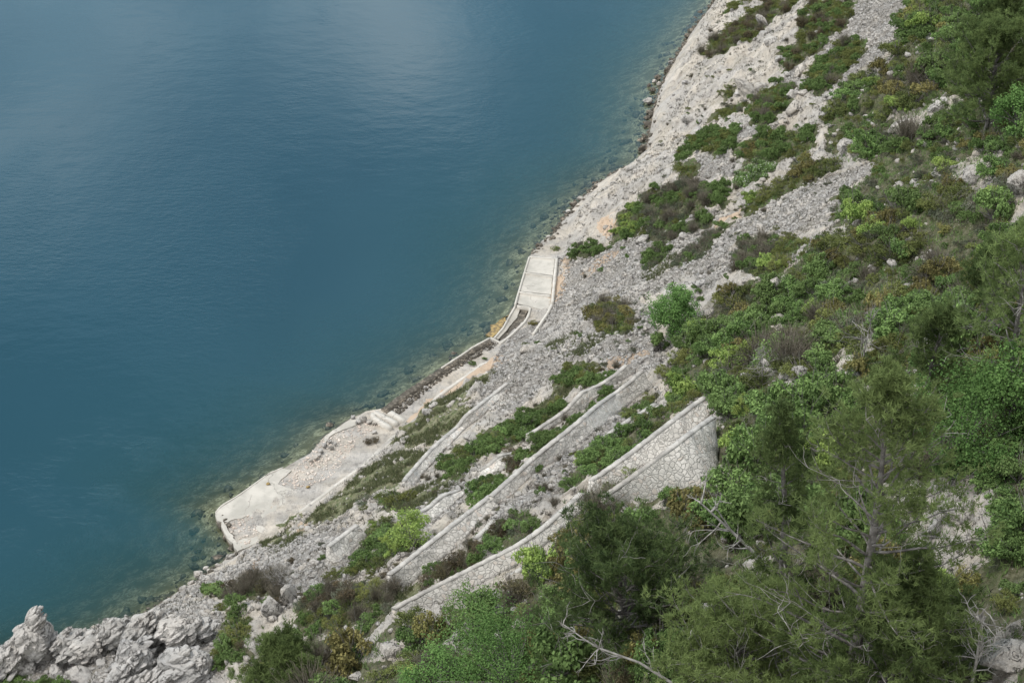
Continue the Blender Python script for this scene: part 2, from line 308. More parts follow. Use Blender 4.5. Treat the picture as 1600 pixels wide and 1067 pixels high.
def hfull(x, y, m=None):
    z = hbase(x, y); u, v = uv(x, y); d = v - np.interp(u, SU, SV); wd = np.interp(u, FU, FW)
    if m is None: m = masks(x, y)
    veg, scree, orange, grass = m
    e = np.clip((d - wd) / 2.0, 0, 1)
    rough = 1 - .75 * scree - .6 * grass - .35 * veg; rough = np.clip(rough, .15, 1)
    # ribs of bedded limestone run down the slope, tilted
    ua = u * .92 + v * .4; va = -u * .4 + v * .92
    n = (ridge2(ua * .16, va * .42, 4, 21) - .6) * 1.5 + (ridge2(ua * .7 + 9, va * 1.5, 3, 31) - .6) * .55 + (ridge2(u * 2.3, v * 2.6, 3, 41) - .6) * .22
    n2 = (fbm2(u * .5, v * .5, 4, 51) - .5) * .5 + (fbm2(u * 3.1, v * 3.1, 2, 52) - .5) * .12
    z = z + e * (n * rough + n2) + (1 - e) * (fbm2(u * 2.5, v * 2.5, 3, 61) - .5) * .12 * (d > -.5)
    sb = np.clip(-d / 1.0, 0, 1); z = z + sb * (fbm2(u * .9, v * .9, 4, 71) - .5) * .5
    ed = np.exp(-(d / .8) ** 2) * (e < .9); z = z + ed * (ridge2(u * 1.3, v * 1.3, 3, 81) - .55) * .28 * np.clip((60 - u) / 10, .35, 1)
    hb = hbase(x, y)
    for A_, Fp in zip(APRON, FOOTPRINT):
        m_ = inpoly(A_, x, y)
        if m_.any(): z = np.where(m_, hb + (z - hb) * .12 - .06, z); z = np.where(inpoly(Fp, x, y), hb - .6, z)
    return z

# ------------------------------------------------------------------ mesh helpers
COL = scene.collection
def tag(o, label=None, cat=None, group=None, kind=None):
    if label: o['label'] = label
    if cat: o['category'] = cat
    if group: o['group'] = group
    if kind: o['kind'] = kind
    return o
def link(name, me, parent=None, mats=()):
    for m in mats: me.materials.append(m)
    o = bpy.data.objects.new(name, me); COL.objects.link(o)
    if parent is not None: o.parent = parent
    return o
def empty(name, loc):
    o = bpy.data.objects.new(name, None); COL.objects.link(o); o.location = tuple(loc); o.empty_display_size = .3; return o
def npmesh(name, V, F, n=None, smooth=False, tint=None, mat=None):
    """V (k,3); F (m,n) uniform polygons, or list of such arrays"""
    Fs = F if isinstance(F, list) else [F]
    Fs = [f for f in Fs if len(f)]
    me = bpy.data.meshes.new(name); V = np.asarray(V, np.float32)
    me.vertices.add(len(V)); me.vertices.foreach_set('co', V.ravel())
    loops = np.concatenate([f.ravel() for f in Fs]).astype(np.int32); cnt = np.concatenate([np.full(len(f), f.shape[1], np.int32) for f in Fs])
    st = np.concatenate([[0], np.cumsum(cnt)[:-1]]).astype(np.int32)
    me.loops.add(len(loops)); me.loops.foreach_set('vertex_index', loops)
    me.polygons.add(len(cnt)); me.polygons.foreach_set('loop_start', st); me.polygons.foreach_set('loop_total', cnt)
    if smooth: me.polygons.foreach_set('use_smooth', np.ones(len(cnt), bool))
    if mat is not None: me.polygons.foreach_set('material_index', np.asarray(mat, np.int32))
    if tint is not None:
        a = me.attributes.new('tint', 'FLOAT', 'POINT'); a.data.foreach_set('value', np.asarray(tint, np.float32))
    me.update(calc_edges=True); return me
class MB:
    def __init__(s): s.v = []; s.f = {}; s.n = 0; s.t = []; s.m = []
    def add(s, V, F, tint=None):
        V = np.asarray(V, float); F = np.asarray(F, int); s.v.append(V); s.f.setdefault(F.shape[1], []).append(F + s.n); s.n += len(V)
        s.t.append(np.zeros(len(V)) if tint is None else np.broadcast_to(tint, (len(V),)))
    def mesh(s, name, smooth=False):
        return npmesh(name, np.concatenate(s.v), [np.concatenate(x) for x in s.f.values()], smooth=smooth, tint=np.concatenate(s.t))
def tube(mb, pts, rad, sides=5, tint=0.0):
    pts = np.asarray(pts, float); n = len(pts); rad = np.broadcast_to(rad, (n,))
    T = np.gradient(pts, axis=0); T /= np.linalg.norm(T, axis=1)[:, None] + 1e-9
    ref = np.array([.3, .2, .93]) if abs(T[0][2]) < .9 else np.array([1., .1, 0])
    A = np.cross(T, ref); A /= np.linalg.norm(A, axis=1)[:, None] + 1e-9; B = np.cross(T, A)
    th = np.arange(sides) * 2 * math.pi / sides
    V = (pts[:, None] + rad[:, None, None] * (np.cos(th)[None, :, None] * A[:, None] + np.sin(th)[None, :, None] * B[:, None])).reshape(-1, 3)
    i = np.arange(n - 1)[:, None] * sides; j = np.arange(sides)[None]; k = (j + 1) % sides
    F = np.stack([i + j, i + k, i + sides + k, i + sides + j], -1).reshape(-1, 4)
    mb.add(V, F, tint)

# ------------------------------------------------------------------ materials
def newmat(name):
    m = bpy.data.materials.new(name); m.use_nodes = True; m.node_tree.nodes.clear(); return m, NT(m.node_tree)
def finish(n, color, rough=.9, bump=None, bstr=.6, bdist=.05, spec=.25):
    out = n.add('ShaderNodeOutputMaterial'); p = n.add('ShaderNodeBsdfPrincipled')
    n.put(p.inputs['Base Color'], color); n.put(p.inputs['Roughness'], rough); p.inputs['Specular IOR Level'].default_value = spec
    if bump is not None:
        b = n.add('ShaderNodeBump'); b.inputs['Strength'].default_value = bstr; b.inputs['Distance'].default_value = bdist
        n.put(b.inputs['Height'], bump); n.l.new(b.outputs[0], p.inputs['Normal'])
    n.l.new(p.outputs[0], out.inputs[0]); return p
def wpos(n): return n.add('ShaderNodeNewGeometry').outputs['Position']
def stonecol(n, P, cream=(.56, .515, .455), grey=(.44, .42, .39), dark=(.14, .135, .13)):
    a = n.noise(P, .35, 4); b = n.noise(P, 2.2, 5, .65); c = n.noise(n.mapping(P, (1, 1, .5), (.3, .2, .5)), 7, 4, .7)
    col = n.mix(n.ramp(a, .38, .6), cream, grey)
    col = n.mix(n.math('MULTIPLY', n.ramp(b, .48, .72), .55), col, dark)
    col = n.mix(n.math('MULTIPLY', n.ramp(c, .55, .8), .5), col, (.68, .64, .58))
    stk = n.noise(n.mapping(P, (.10, .75, .3), (0, 0, .431)), 1.0, 5, .62); col = n.mix(n.ramp(stk, .36, .66, .45, 0), col, n.mix(1.0, col, (.55, .53, .49), 'MULTIPLY'))
    return col, b, c
def m_rock(ca=(.55, .51, .455), cb=(.45, .43, .40), nm='limestone'):
    m, n = newmat(nm); P = wpos(n)
    oi = n.add('ShaderNodeObjectInfo')
    col, b, c = stonecol(n, P, ca, cb)
    col = n.mix(n.ramp(oi.outputs['Random'], .2, 1, 0, .35), col, (.43, .43, .43))
    W = n.add('ShaderNodeVectorMath', operation='ADD'); n.put(W.inputs[0], P); nz = n.add('ShaderNodeTexNoise', i_Scale=1.5); n.put(nz.inputs['Vector'], P); n.put(W.inputs[1], nz.outputs['Color'])
    cr = n.math('ABSOLUTE', n.math('SUBTRACT', n.noise(n.mapping(W.outputs[0], (1.5, .5, 1.0), (.4, .5, .2)), 1.1, 5, .6, .6), .5))
    cf = n.math('MULTIPLY', n.ramp(cr, 0, .024, 1, 0), n.ramp(n.noise(P, .9, 3), .38, .55))
    col = n.mix(n.math('MULTIPLY', cf, .8), col, (.08, .075, .07))
    pit = n.ramp(n.noise(P, 14, 3, .7), .6, .75); col = n.mix(n.math('MULTIPLY', pit, .35), col, (.14, .135, .13))
    h = n.math('SUBTRACT', n.math('ADD', b, n.math('MULTIPLY', n.noise(P, 7, 6, .75), 1.0)), n.math('MULTIPLY', cf, .8))
    finish(n, col, .92, h, 1.0, .17); return m
def m_ground():
    m, n = newmat('slope_ground'); P = wpos(n)
    cv = n.add('ShaderNodeAttribute', attribute_name='cover'); sep = n.add('ShaderNodeSeparateColor'); n.put(sep.inputs[0], cv.outputs['Color'])
    veg, scr, ora = sep.outputs[0], sep.outputs[1], sep.outputs[2]
    gr = n.add('ShaderNodeAttribute', attribute_name='grass').outputs['Fac']
    pz = n.add('ShaderNodeSeparateXYZ'); n.put(pz.inputs[0], P); z = pz.outputs[2]
    col, b, c = stonecol(n, P, (.56, .51, .44), (.455, .432, .40))
    crk = n.math('ABSOLUTE', n.math('SUBTRACT', n.noise(n.mapping(P, (1.6, .6, 1), (0, 0, .5)), .9, 6, .62, .5), .5)); cf = n.ramp(crk, 0, .014, 1, 0)
    col = n.mix(n.math('MULTIPLY', n.math('MULTIPLY', cf, n.ramp(n.noise(P, .6, 2), .4, .6)), .7), col, (.13, .125, .12))
    # gravel and broken stone
    g1 = n.vor(P, 7.0, 'F1', 1, 'Color'); gd = n.vor(P, 7.0, 'DISTANCE_TO_EDGE'); g2 = n.vor(P, 16.0, 'F1', 1, 'Color'); g2d = n.vor(P, 16.0, 'DISTANCE_TO_EDGE')
    sg = n.add('ShaderNodeSeparateColor'); n.put(sg.inputs[0], g1); sg2 = n.add('ShaderNodeSeparateColor'); n.put(sg2.inputs[0], g2)
    gcol = n.mix(sg.outputs[0], (.31, .297, .278), (.58, .55, .51)); gcol = n.mix(.45, gcol, n.mix(sg2.outputs[1], (.26, .25, .235), (.62, .585, .54)))
    stk = n.noise(n.mapping(P, (.10, .75, .3), (0, 0, .431)), 1.0, 5, .62); gcol = n.mix(n.ramp(stk, .36, .66, .5, 0), gcol, n.mix(1.0, gcol, (.58, .54, .48), 'MULTIPLY'))
    gap = n.ramp(gd, 0, .10, 1, 0)
    gcol = n.mix(n.math('MULTIPLY', gap, .6), gcol, (.13, .12, .11))  # shade in the gaps between stones, put into the colour
    broken = n.ramp(n.math('ADD', n.math('MULTIPLY', scr, .6), n.noise(P, .8, 4, .6)), .55, .85)
    col = n.mix(broken, col, gcol)
    # soil, sparse dry herbs
    soil = n.mix(n.ramp(n.noise(P, 3.5, 4, .7), .35, .65), (.07, .072, .035), (.15, .145, .09))
    soil = n.mix(n.math('MULTIPLY', n.ramp(n.noise(P, 5, 4, .7), .58, .7), .55), soil, gcol)
    soil = n.mix(n.math('MULTIPLY', n.ramp(n.noise(P, 1.2, 3), .45, .6), .5), soil, (.06, .085, .03))
    col = n.mix(n.ramp(n.math('ADD', veg, n.math('MULTIPLY', n.math('SUBTRACT', n.noise(P, 2.2, 4, .6), .5), 1.0)), .45, .7), col, soil)
    # thin dry growth over the bare parts
    thin = n.math('MULTIPLY', n.ramp(n.noise(P, .55, 5, .65), .53, .66), n.ramp(z, 1.5, 4))
    col = n.mix(n.math('MULTIPLY', thin, .45), col, n.mix(n.noise(P, 6, 3), (.12, .12, .075), (.30, .27, .21)))
    gcl = n.mix(n.ramp(n.noise(P, 2.5, 5, .7), .35, .65), (.075, .10, .035), (.22, .21, .13))
    gcl = n.mix(n.ramp(n.noise(P, 6, 3, .7), .62, .7), gcl, (.4, .38, .34))
    col = n.mix(n.ramp(n.math('ADD', gr, n.math('MULTIPLY', n.math('SUBTRACT', n.noise(P, 2.6, 4, .6), .5), 1.1)), .4, .65), col, gcl)
    oc = n.mix(n.noise(P, 4, 4), (.50, .33, .20), (.58, .47, .36))
    col = n.mix(n.math('MULTIPLY', n.ramp(n.math('ADD', ora, n.math('MULTIPLY', n.math('SUBTRACT', n.noise(P, 3, 4, .6), .5), 1.4)), .4, .8), .75), col, oc)
    # tide line and the stony bed
    zz = n.math('ADD', z, n.math('MULTIPLY', n.math('SUBTRACT', n.noise(P, 1.6, 3), .5), .5))
    wet = n.mix(n.ramp(n.noise(P, 5, 4), .4, .6), (.045, .04, .032), (.16, .13, .09))
    col = n.mix(n.ramp(zz, .12, .42, .9, 0), col, wet)
    bed = n.mix(n.ramp(sg.outputs[0], .2, .9), (.22, .185, .12), (.47, .41, .30)); bed = n.mix(n.ramp(n.noise(P, .9, 4, .6), .4, .6), bed, (.15, .13, .08))
    col = n.mix(n.ramp(zz, -.25, .05, 1, 0), col, bed)
    h = n.math('ADD', n.math('MULTIPLY', n.noise(n.mapping(P, (1.5, .6, 1), (0, 0, .5)), 3.5, 6, .75), 1.3), n.math('MULTIPLY', n.ramp(gd, 0, .25), n.math('ADD', n.math('MULTIPLY', broken, .5), .15)))
    h = n.math('ADD', h, n.math('MULTIPLY', n.noise(P, 12, 4, .7), .35))
    finish(n, col, .93, h, 1.0, .16); return m
def m_masonry():
    m, n = newmat('stone_masonry'); P = wpos(n)
    nz = n.add('ShaderNodeTexNoise', i_Scale=2.2); n.put(nz.inputs['Vector'], P)
    W = n.add('ShaderNodeVectorMath', operation='MULTIPLY_ADD'); n.put(W.inputs[0], nz.outputs['Color']); W.inputs[1].default_value = (.35, .35, .35); n.put(W.inputs[2], P)
    ed = n.vor(W.outputs[0], 4.3, 'DISTANCE_TO_EDGE', 1.0); cc = n.vor(W.outputs[0], 4.3, 'F1', 1.0, 'Color')
    s = n.add('ShaderNodeSeparateColor'); n.put(s.inputs[0], cc)
    st = n.mix(s.outputs[0], (.48, .46, .42), (.62, .595, .55)); st = n.mix(n.math('MULTIPLY', n.ramp(s.outputs[1], .8, .95), .5), st, (.5, .41, .34))
    st = n.mix(n.math('MULTIPLY', n.ramp(n.noise(P, 6, 4, .7), .5, .75), .4), st, (.36, .35, .33))
    mo = n.mix(n.noise(P, 3, 4), (.31, .30, .275), (.43, .415, .385))
    f = n.ramp(ed, .02, .12, .9, 0)
    col = n.mix(f, st, mo)
    col = n.mix(n.math('MULTIPLY', n.ramp(n.noise(P, .45, 4), .5, .7), .35), col, (.33, .31, .28))
    col = n.mix(n.math('MULTIPLY', n.ramp(n.noise(P, 1.3, 5, .7), .6, .72), .6), col, (.2, .2, .15))
    h = n.math('ADD', n.ramp(ed, 0, .12), n.math('MULTIPLY', n.noise(P, 8, 4, .7), .4))
    finish(n, col, .9, h, .6, .06); return m
def m_coping():
    m, n = newmat('coping_mortar'); P = wpos(n)
    col = n.mix(n.ramp(n.noise(P, 1.6, 5, .6), .35, .65), (.27, .262, .245), (.42, .405, .375))
    ed = n.vor(P, 1.7, 'DISTANCE_TO_EDGE'); col = n.mix(n.math('MULTIPLY', n.ramp(ed, 0, .03, 1, 0), .6), col, (.16, .15, .14))
    finish(n, col, .9, n.noise(P, 7, 5, .7), .6, .05); return m
def m_concrete(name='weathered_concrete', a=(.33, .315, .28), b=(.45, .425, .38)):
    m, n = newmat(name); P = wpos(n)
    col = n.mix(n.ramp(n.noise(P, .5, 5, .6), .35, .65), a, b)
    col = n.mix(n.math('MULTIPLY', n.ramp(n.noise(P, 3, 5, .7), .5, .72), .4), col, (.24, .225, .19))
    nz = n.add('ShaderNodeTexNoise', i_Scale=1.1, i_Detail=4.0); n.put(nz.inputs['Vector'], P)
    W = n.add('ShaderNodeVectorMath', operation='MULTIPLY_ADD'); n.put(W.inputs[0], nz.outputs['Color']); W.inputs[1].default_value = (1.6, 1.6, 1.6); n.put(W.inputs[2], P)
    ck = n.ramp(n.vor(W.outputs[0], .33, 'DISTANCE_TO_EDGE'), 0, .012, 1, 0)
    ck = n.math('MULTIPLY', ck, n.ramp(n.noise(P, .7, 2), .42, .56))
    col = n.mix(n.math('MULTIPLY', ck, .8), col, (.12, .11, .10))
    pz = n.add('ShaderNodeSeparateXYZ'); n.put(pz.inputs[0], P)
    col = n.mix(n.ramp(pz.outputs[2], .12, .38, .85, 0), col, (.10, .08, .045))
    finish(n, col, .9, n.math('SUBTRACT', n.noise(P, 9, 5, .7), ck), .5, .03); return m
def m_dark():
    m, n = newmat('dark_wet_stone'); P = wpos(n)
    col = n.mix(n.ramp(n.vor(P, 3.5, 'F1', 1, 'Distance'), .1, .6), (.15, .135, .11), (.07, .062, .05))
    col = n.mix(n.math('MULTIPLY', n.ramp(n.noise(P, 2.5, 4, .7), .52, .68), .7), col, (.33, .28, .22))
    finish(n, col, .85, n.vor(P, 3.5, 'DISTANCE_TO_EDGE'), .9, .12); return m
def m_leaf(name, c0, c1, c2=None, trans=.25, obj=.5):
    m, n = newmat(name); t = n.add('ShaderNodeAttribute', attribute_name='tint').outputs['Fac']
    oi = n.add('ShaderNodeObjectInfo').outputs['Random']
    col = n.mix(t, c0, c1)
    if c2: col = n.mix(n.math('MULTIPLY', n.ramp(oi, .35, 1), obj), col, c2)
    hs = n.add('ShaderNodeHueSaturation'); n.put(hs.inputs['Color'], col); hs.inputs['Saturation'].default_value = .84; n.put(hs.inputs['Value'], n.math('ADD', n.math('MULTIPLY', n.math('FRACT', n.math('MULTIPLY', oi, 7.3)), .5), .75))
    out = n.add('ShaderNodeOutputMaterial'); d = n.add('ShaderNodeBsdfDiffuse'); tr = n.add('ShaderNodeBsdfTranslucent'); mx = n.add('ShaderNodeMixShader')
    n.put(d.inputs[0], hs.outputs[0]); n.put(tr.inputs[0], hs.outputs[0]); mx.inputs[0].default_value = trans
    n.l.new(d.outputs[0], mx.inputs[1]); n.l.new(tr.outputs[0], mx.inputs[2]); n.l.new(mx.outputs[0], out.inputs[0]); return m
def m_bark(name, a, b):
    m, n = newmat(name); P = wpos(n); col = n.mix(n.ramp(n.noise(P, 5, 4), .35, .65), a, b); finish(n, col, .9, n.noise(P, 20, 3), .5, .02); return m
def m_water():
    m, n = newmat('sea_water'); P = wpos(n); out = n.add('ShaderNodeOutputMaterial')
    body = n.add('ShaderNodeAttribute', attribute_name='depth').outputs['Fac']      # optical depth of the water below
    shal = n.add('ShaderNodeAttribute', attribute_name='shelf').outputs['Fac']
    deep = n.mix(n.ramp(n.noise(n.mapping(P, (1, .5, 1), (0, 0, .4)), .022, 3), .35, .65), (.0105, .039, .058), (.0150, .050, .071))
    deep = n.mix(shal, deep, (.028, .085, .078))
    dif = n.add('ShaderNodeBsdfDiffuse'); n.put(dif.inputs[0], deep)
    tr = n.add('ShaderNodeBsdfTransparent'); n.put(tr.inputs[0], (.86, .97, .93))
    mx = n.add('ShaderNodeMixShader'); n.put(mx.inputs[0], body); n.l.new(tr.outputs[0], mx.inputs[1]); n.l.new(dif.outputs[0], mx.inputs[2])
    gl = n.add('ShaderNodeBsdfGlossy'); gl.inputs['Roughness'].default_value = .04; n.put(gl.inputs[0], (1, 1, 1))
    patch = n.ramp(n.noise(n.mapping(P, (1, .45, 1), (0, 0, .5)), .045, 4, .6), .47, .66, .10, 1)
    wd_ = n.add('ShaderNodeVectorMath', operation='DISTANCE'); n.put(wd_.inputs[0], P); wd_.inputs[1].default_value = tuple(atz(140, 800))
    wind = n.math('MULTIPLY', n.ramp(n.math('ADD', wd_.outputs['Value'], n.math('MULTIPLY', n.noise(P, .12, 3), 14)), 8, 24, 1, 0), n.ramp(n.noise(P, .25, 3), .4, .6))
    rp = n.noise(n.mapping(P, (1.0, 1.9, 1), (0, 0, .45)), 1.1, 5, .6, .3); r2 = n.noise(n.mapping(P, (1, 1.6, 1), (0, 0, -.2)), .3, 3, .5)
    h = n.math('ADD', n.math('MULTIPLY', n.math('MULTIPLY', rp, n.math('ADD', patch, n.math('MULTIPLY', wind, 1.3))), .030), n.math('MULTIPLY', r2, .020))
    bp = n.add('ShaderNodeBump'); bp.inputs['Strength'].default_value = 1; bp.inputs['Distance'].default_value = 1.0; n.put(bp.inputs['Height'], h)
    n.l.new(bp.outputs[0], gl.inputs['Normal'])
    fr = n.add('ShaderNodeFresnel', i_IOR=1.33); n.l.new(bp.outputs[0], fr.inputs['Normal'])
    m2 = n.add('ShaderNodeMixShader'); n.put(m2.inputs[0], fr.outputs[0]); n.l.new(mx.outputs[0], m2.inputs[1]); n.l.new(gl.outputs[0], m2.inputs[2])
    n.l.new(m2.outputs[0], out.inputs[0]); return m

M = dict(rock=m_rock(), ground=m_ground(), masonry=m_masonry(), coping=m_coping(), concrete=m_concrete(), kerb=m_concrete('pale_kerb', (.38, .36, .32), (.49, .465, .42)),
         dark=m_dark(), water=m_water(),
         juniper=m_leaf('juniper_leaf', (0.050, 0.074, 0.022), (0.216, 0.258, 0.056), (0.216, 0.216, 0.046)),
         broad=m_leaf('broad_leaf', (0.050, 0.103, 0.024), (0.198, 0.330, 0.070), (0.156, 0.228, 0.060)),
         bright=m_leaf('spring_leaf', (0.096, 0.180, 0.022), (0.324, 0.444, 0.072), (0.300, 0.360, 0.054)),
         rusty=m_leaf('rusty_leaf', (0.085, 0.085, 0.028), (0.27, 0.235, 0.066), (0.228, 0.240, 0.054)),
         sage=m_leaf('sage_leaf', (.055, .075, .045), (.17, .20, .12), (.15, .15, .11)),
         red=m_leaf('russet_leaf', (.07, .058, .03), (.18, .135, .075), (.11, .12, .05)),
         twigleaf=m_leaf('dry_twig_leaf', (.085, .082, .055), (.19, .185, .13), (.10, .13, .055)),
         vivid=m_leaf('vivid_leaf', (.036, .095, .016), (.135, .265, .05)),
         pine=m_leaf('pine_needle', (.052, .088, .024), (.20, .28, .070), (.17, .22, .055), .4),
         darkpine=m_leaf('dense_pine_needle', (.036, .065, .020), (.145, .21, .055), (.10, .15, .04), .3),
         blossom=m_leaf('white_blossom', (.55, .56, .45), (.7, .7, .62)),
         grass=m_leaf('grass_blade', (.06, .085, .028), (.20, .20, .10)),
         bark=m_bark('grey_bark', (.10, .092, .085), (.21, .198, .185)), twig=m_bark('brown_twig', (.11, .10, .075), (.23, .205, .16)), dead=m_bark('bleached_wood', (.17, .162, .15), (.31, .298, .275)))

# ------------------------------------------------------------------ terrain
def axis(segs):
    a = []
    for lo, hi, st in segs: a.append(np.arange(lo, hi, st))
    return np.concatenate(a + [[segs[-1][1]]])
Ua = axis([(-160, -10, 2.5), (-10, 0, .5), (0, 150, .15), (150, 230, 2.0)]); Va = axis([(-120, -26, 6.0), (-26, -6, 1.0), (-6, 48, .15), (48, 62, .3), (62, 130, 2.0)])
# v is measured from the shoreline so that the fine rows follow the shore
Ug, Vg = np.meshgrid(Ua, Va, indexing='ij'); Vw = Vg + np.interp(Ug, SU, SV)
X, Y = xy(Ug, Vw); MK = masks(X, Y); Z = hfull(X, Y, MK)
nu, nv = Ug.shape; idx = np.arange(nu * nv).reshape(nu, nv)
F = np.stack([idx[:-1, :-1], idx[1:, :-1], idx[1:, 1:], idx[:-1, 1:]], -1).reshape(-1, 4)
inD = inpoly(DOCK, X, Y); Z = np.where(inD, np.minimum(Z, .02 + .1 * (fbm2(X * 3, Y * 3, 2, 9) - .5)), Z)
me = npmesh('terrain', np.stack([X, Y, Z], -1).reshape(-1, 3), F)
a = me.attributes.new('cover', 'FLOAT_COLOR', 'POINT')
a.data.foreach_set('color', np.stack([MK[0], MK[1], MK[2], np.ones_like(X)], -1).astype(np.float32).ravel())
a = me.attributes.new('grass', 'FLOAT', 'POINT'); a.data.foreach_set('value', MK[3].astype(np.float32).ravel())
tag(link('hillside', me, None, [M['ground']]), kind='structure')
def ground(x, y):
    return float(hfull(np.array([x]), np.array([y]))[0])
def onground(px, py):
    p = at(px, py); p[2] = ground(p[0], p[1]); return p

# water
Uw = axis([(-900, -60, 40), (-60, 200, 1.0), (200, 900, 50)]); Vw_ = axis([(-1500, -100, 60), (-100, -14, 2), (-14, 4, .25)])
Ug, Vg = np.meshgrid(Uw, Vw_, indexing='ij'); Vv = Vg + np.interp(Ug, SU, SV); X, Y = xy(Ug, Vv)
D = np.maximum(-(.42 * Vg) - .0 + (fbm2(X * .25, Y * .25, 3, 91) - .5) * .5 * np.clip(-Vg, 0, 1), 0)
nu, nv = Ug.shape; idx = np.arange(nu * nv).reshape(nu, nv); F = np.stack([idx[:-1, :-1], idx[1:, :-1], idx[1:, 1:], idx[:-1, 1:]], -1).reshape(-1, 4)
me = npmesh('water', np.stack([X, Y, np.zeros_like(X)], -1).reshape(-1, 3), F, smooth=True)
a = me.attributes.new('depth', 'FLOAT', 'POINT'); a.data.foreach_set('value', (1 - np.exp(-np.maximum(D - .1, 0) * .52)).astype(np.float32).ravel())
a = me.attributes.new('shelf', 'FLOAT', 'POINT'); a.data.foreach_set('value', np.exp(-D / 2.6).astype(np.float32).ravel())
tag(link('water', me, None, [M['water']]), kind='structure')

# ------------------------------------------------------------------ stones
def ico(level):
    bm = bmesh.new(); bmesh.ops.create_icosphere(bm, subdivisions=level, radius=1.0)
    V = np.array([v.co[:] for v in bm.verts]); F = np.array([[v.index for v in f.verts] for f in bm.faces]); bm.free(); return V, F
ICO = {k: ico(k) for k in (1, 2, 4, 5, 6)}
def rock_shape(seed, level, size, cuts=9, amp=.18, jag=0.0):
    rs = np.random.RandomState(seed); V, F = ICO[level]; V = V.copy(); s = rs.uniform(0, 50, 3)
    r = 1 + amp * 1.6 * (vn3(V * 1.7 + s, 1) - .5) * 2; V = V * r[:, None]
    bed = rs.normal(size=3); bed /= np.linalg.norm(bed)
    for i in range(cuts * 2):                     # split faces, the later ones only chip the corners
        nrm = rs.normal(size=3) + (bed * 1.2 * rs.choice([-1, 1]) if rs.rand() < .4 else 0); nrm /= np.linalg.norm(nrm); d = rs.uniform(.5, .85) if i < cuts else rs.uniform(.78, .95)
        q = V @ nrm; m = q > d; V[m] -= nrm * (q[m] - d)[:, None] * .97
    f = (1 - np.abs(2 * vn3(V * 5 + s, 2) - 1) - .5) * (.05 + jag * .25) - (1 - np.abs(2 * vn3(V * np.array([9., 5., 9.]) + s, 5) - 1)) ** 6 * (.04 + jag * .12) + (vn3(V * 12 + s, 3) - .5) * .05
    st = V @ bed * 5.0 + (vn3(V * 2 + s, 6) - .5) * 2.0; f = f + (np.abs((st % 1) - .5) < .07) * -(.03 + jag * .22)      # open joints along the bedding
    if jag: f = f + jag * .55 * ((1 - np.abs(2 * vn3(V * np.array([3.2, 1.8, 1.8]) + s, 7) - 1)) - .6)
    return V * (1 + f)[:, None] * np.asarray(size), F
def boulder(px, py, w_px, h_px, label, name='boulder', seed=None, level=4, group=None, depth=None, cuts=13, jag=0.0, sink=.35, tilt=0.0, amp=.14, z=None, mat='rock', cat='rock', smooth=False):
    seed = seed or int(px * 7 + py * 13); p = onground(px, py) if z is None else atz(px, py, z); k = ppm(p)
    a, c = w_px / k / 2, h_px / k / 2; b = depth or (a + c) / 2
    V, F = rock_shape(seed, level, (a, b, c), cuts, amp, jag)
    ct, st_ = math.cos(tilt), math.sin(tilt); V = np.stack([V[:, 0] * ct - V[:, 2] * st_, V[:, 1], V[:, 0] * st_ + V[:, 2] * ct], -1)
    me = npmesh(name, V, F, smooth=smooth); o = link(name, me, None, [M[mat]]); o.location = (p[0], p[1], p[2] + c * (1 - 2 * sink))
    tag(o, label, cat, group); return o

# scattered stones: one mass nobody could count
def scatter(name, seed, polys, n, smin, smax, level=1, mat='rock', power=2.5, z=None, kind='stuff', keep=None):
    rs = np.random.RandomState(seed); Vb, Fb = ICO[1]
    P = []
    areas = [np.prod(p.max(0) - p.min(0)) for p in polys]; tot = sum(areas)
    for p, A in zip(polys, areas):
        k = max(5, int(n * A / tot)); x = rs.uniform(p[:, 0].min(), p[:, 0].max(), k); y = rs.uniform(p[:, 1].min(), p[:, 1].max(), k)
        m = inpoly(p, x, y); P.append(np.stack([x[m], y[m]], -1))
    P = np.concatenate(P); mk = masks(P[:, 0], P[:, 1])
    if keep is not None: P = P[keep(P, mk)]
    zz = hfull(P[:, 0], P[:, 1]) if z is None else np.full(len(P), z)
    s = smin + (smax - smin) * rs.uniform(0, 1, len(P)) ** power
    sz = s[:, None] * rs.uniform(.55, 1.25, (len(P), 3)) * np.array([1, 1, .7])
    V = Vb[None] * (1 + rs.uniform(-.32, .22, (len(P), len(Vb), 1))) * sz[:, None]
    th = rs.uniform(0, 6.28, len(P)); ph = rs.uniform(-.6, .6, len(P)); c, s_ = np.cos(th)[:, None], np.sin(th)[:, None]
    x = V[..., 0] * c - V[..., 1] * s_; y = V[..., 0] * s_ + V[..., 1] * c; zc = V[..., 2]; c, s_ = np.cos(ph)[:, None], np.sin(ph)[:, None]
    x, zc = x * c - zc * s_, x * s_ + zc * c
    W = np.stack([x + P[:, :1], y + P[:, 1:], zc + zz[:, None] + s[:, None] * .15], -1).reshape(-1, 3)
    Fa = (Fb[None] + (np.arange(len(P)) * len(Vb))[:, None, None]).reshape(-1, 3)
    o = link(name, npmesh(name, W, Fa), None, [M[mat]]); return tag(o, kind=kind)
allslope = worldpoly([(1120,0),(1003,252),(905,330),(880,390),(850,540),(700,620),(600,700),(380,870),(240,955),(100,1067),(1600,1067),(1600,0)])
scatter('scree', 1, SPo, 150000, .025, .22, power=6.5, keep=lambda P, mk: mk[0] < .5)
scatter('scattered_stones', 2, [allslope], 90000, .03, .30, power=6.0, keep=lambda P, mk: ((mk[0] < .5) & (fbm2(P[:, 0] * .35, P[:, 1] * .35, 3, 66) > .5)) | (np.random.RandomState(5).uniform(size=len(P)) < .15))
sh = []
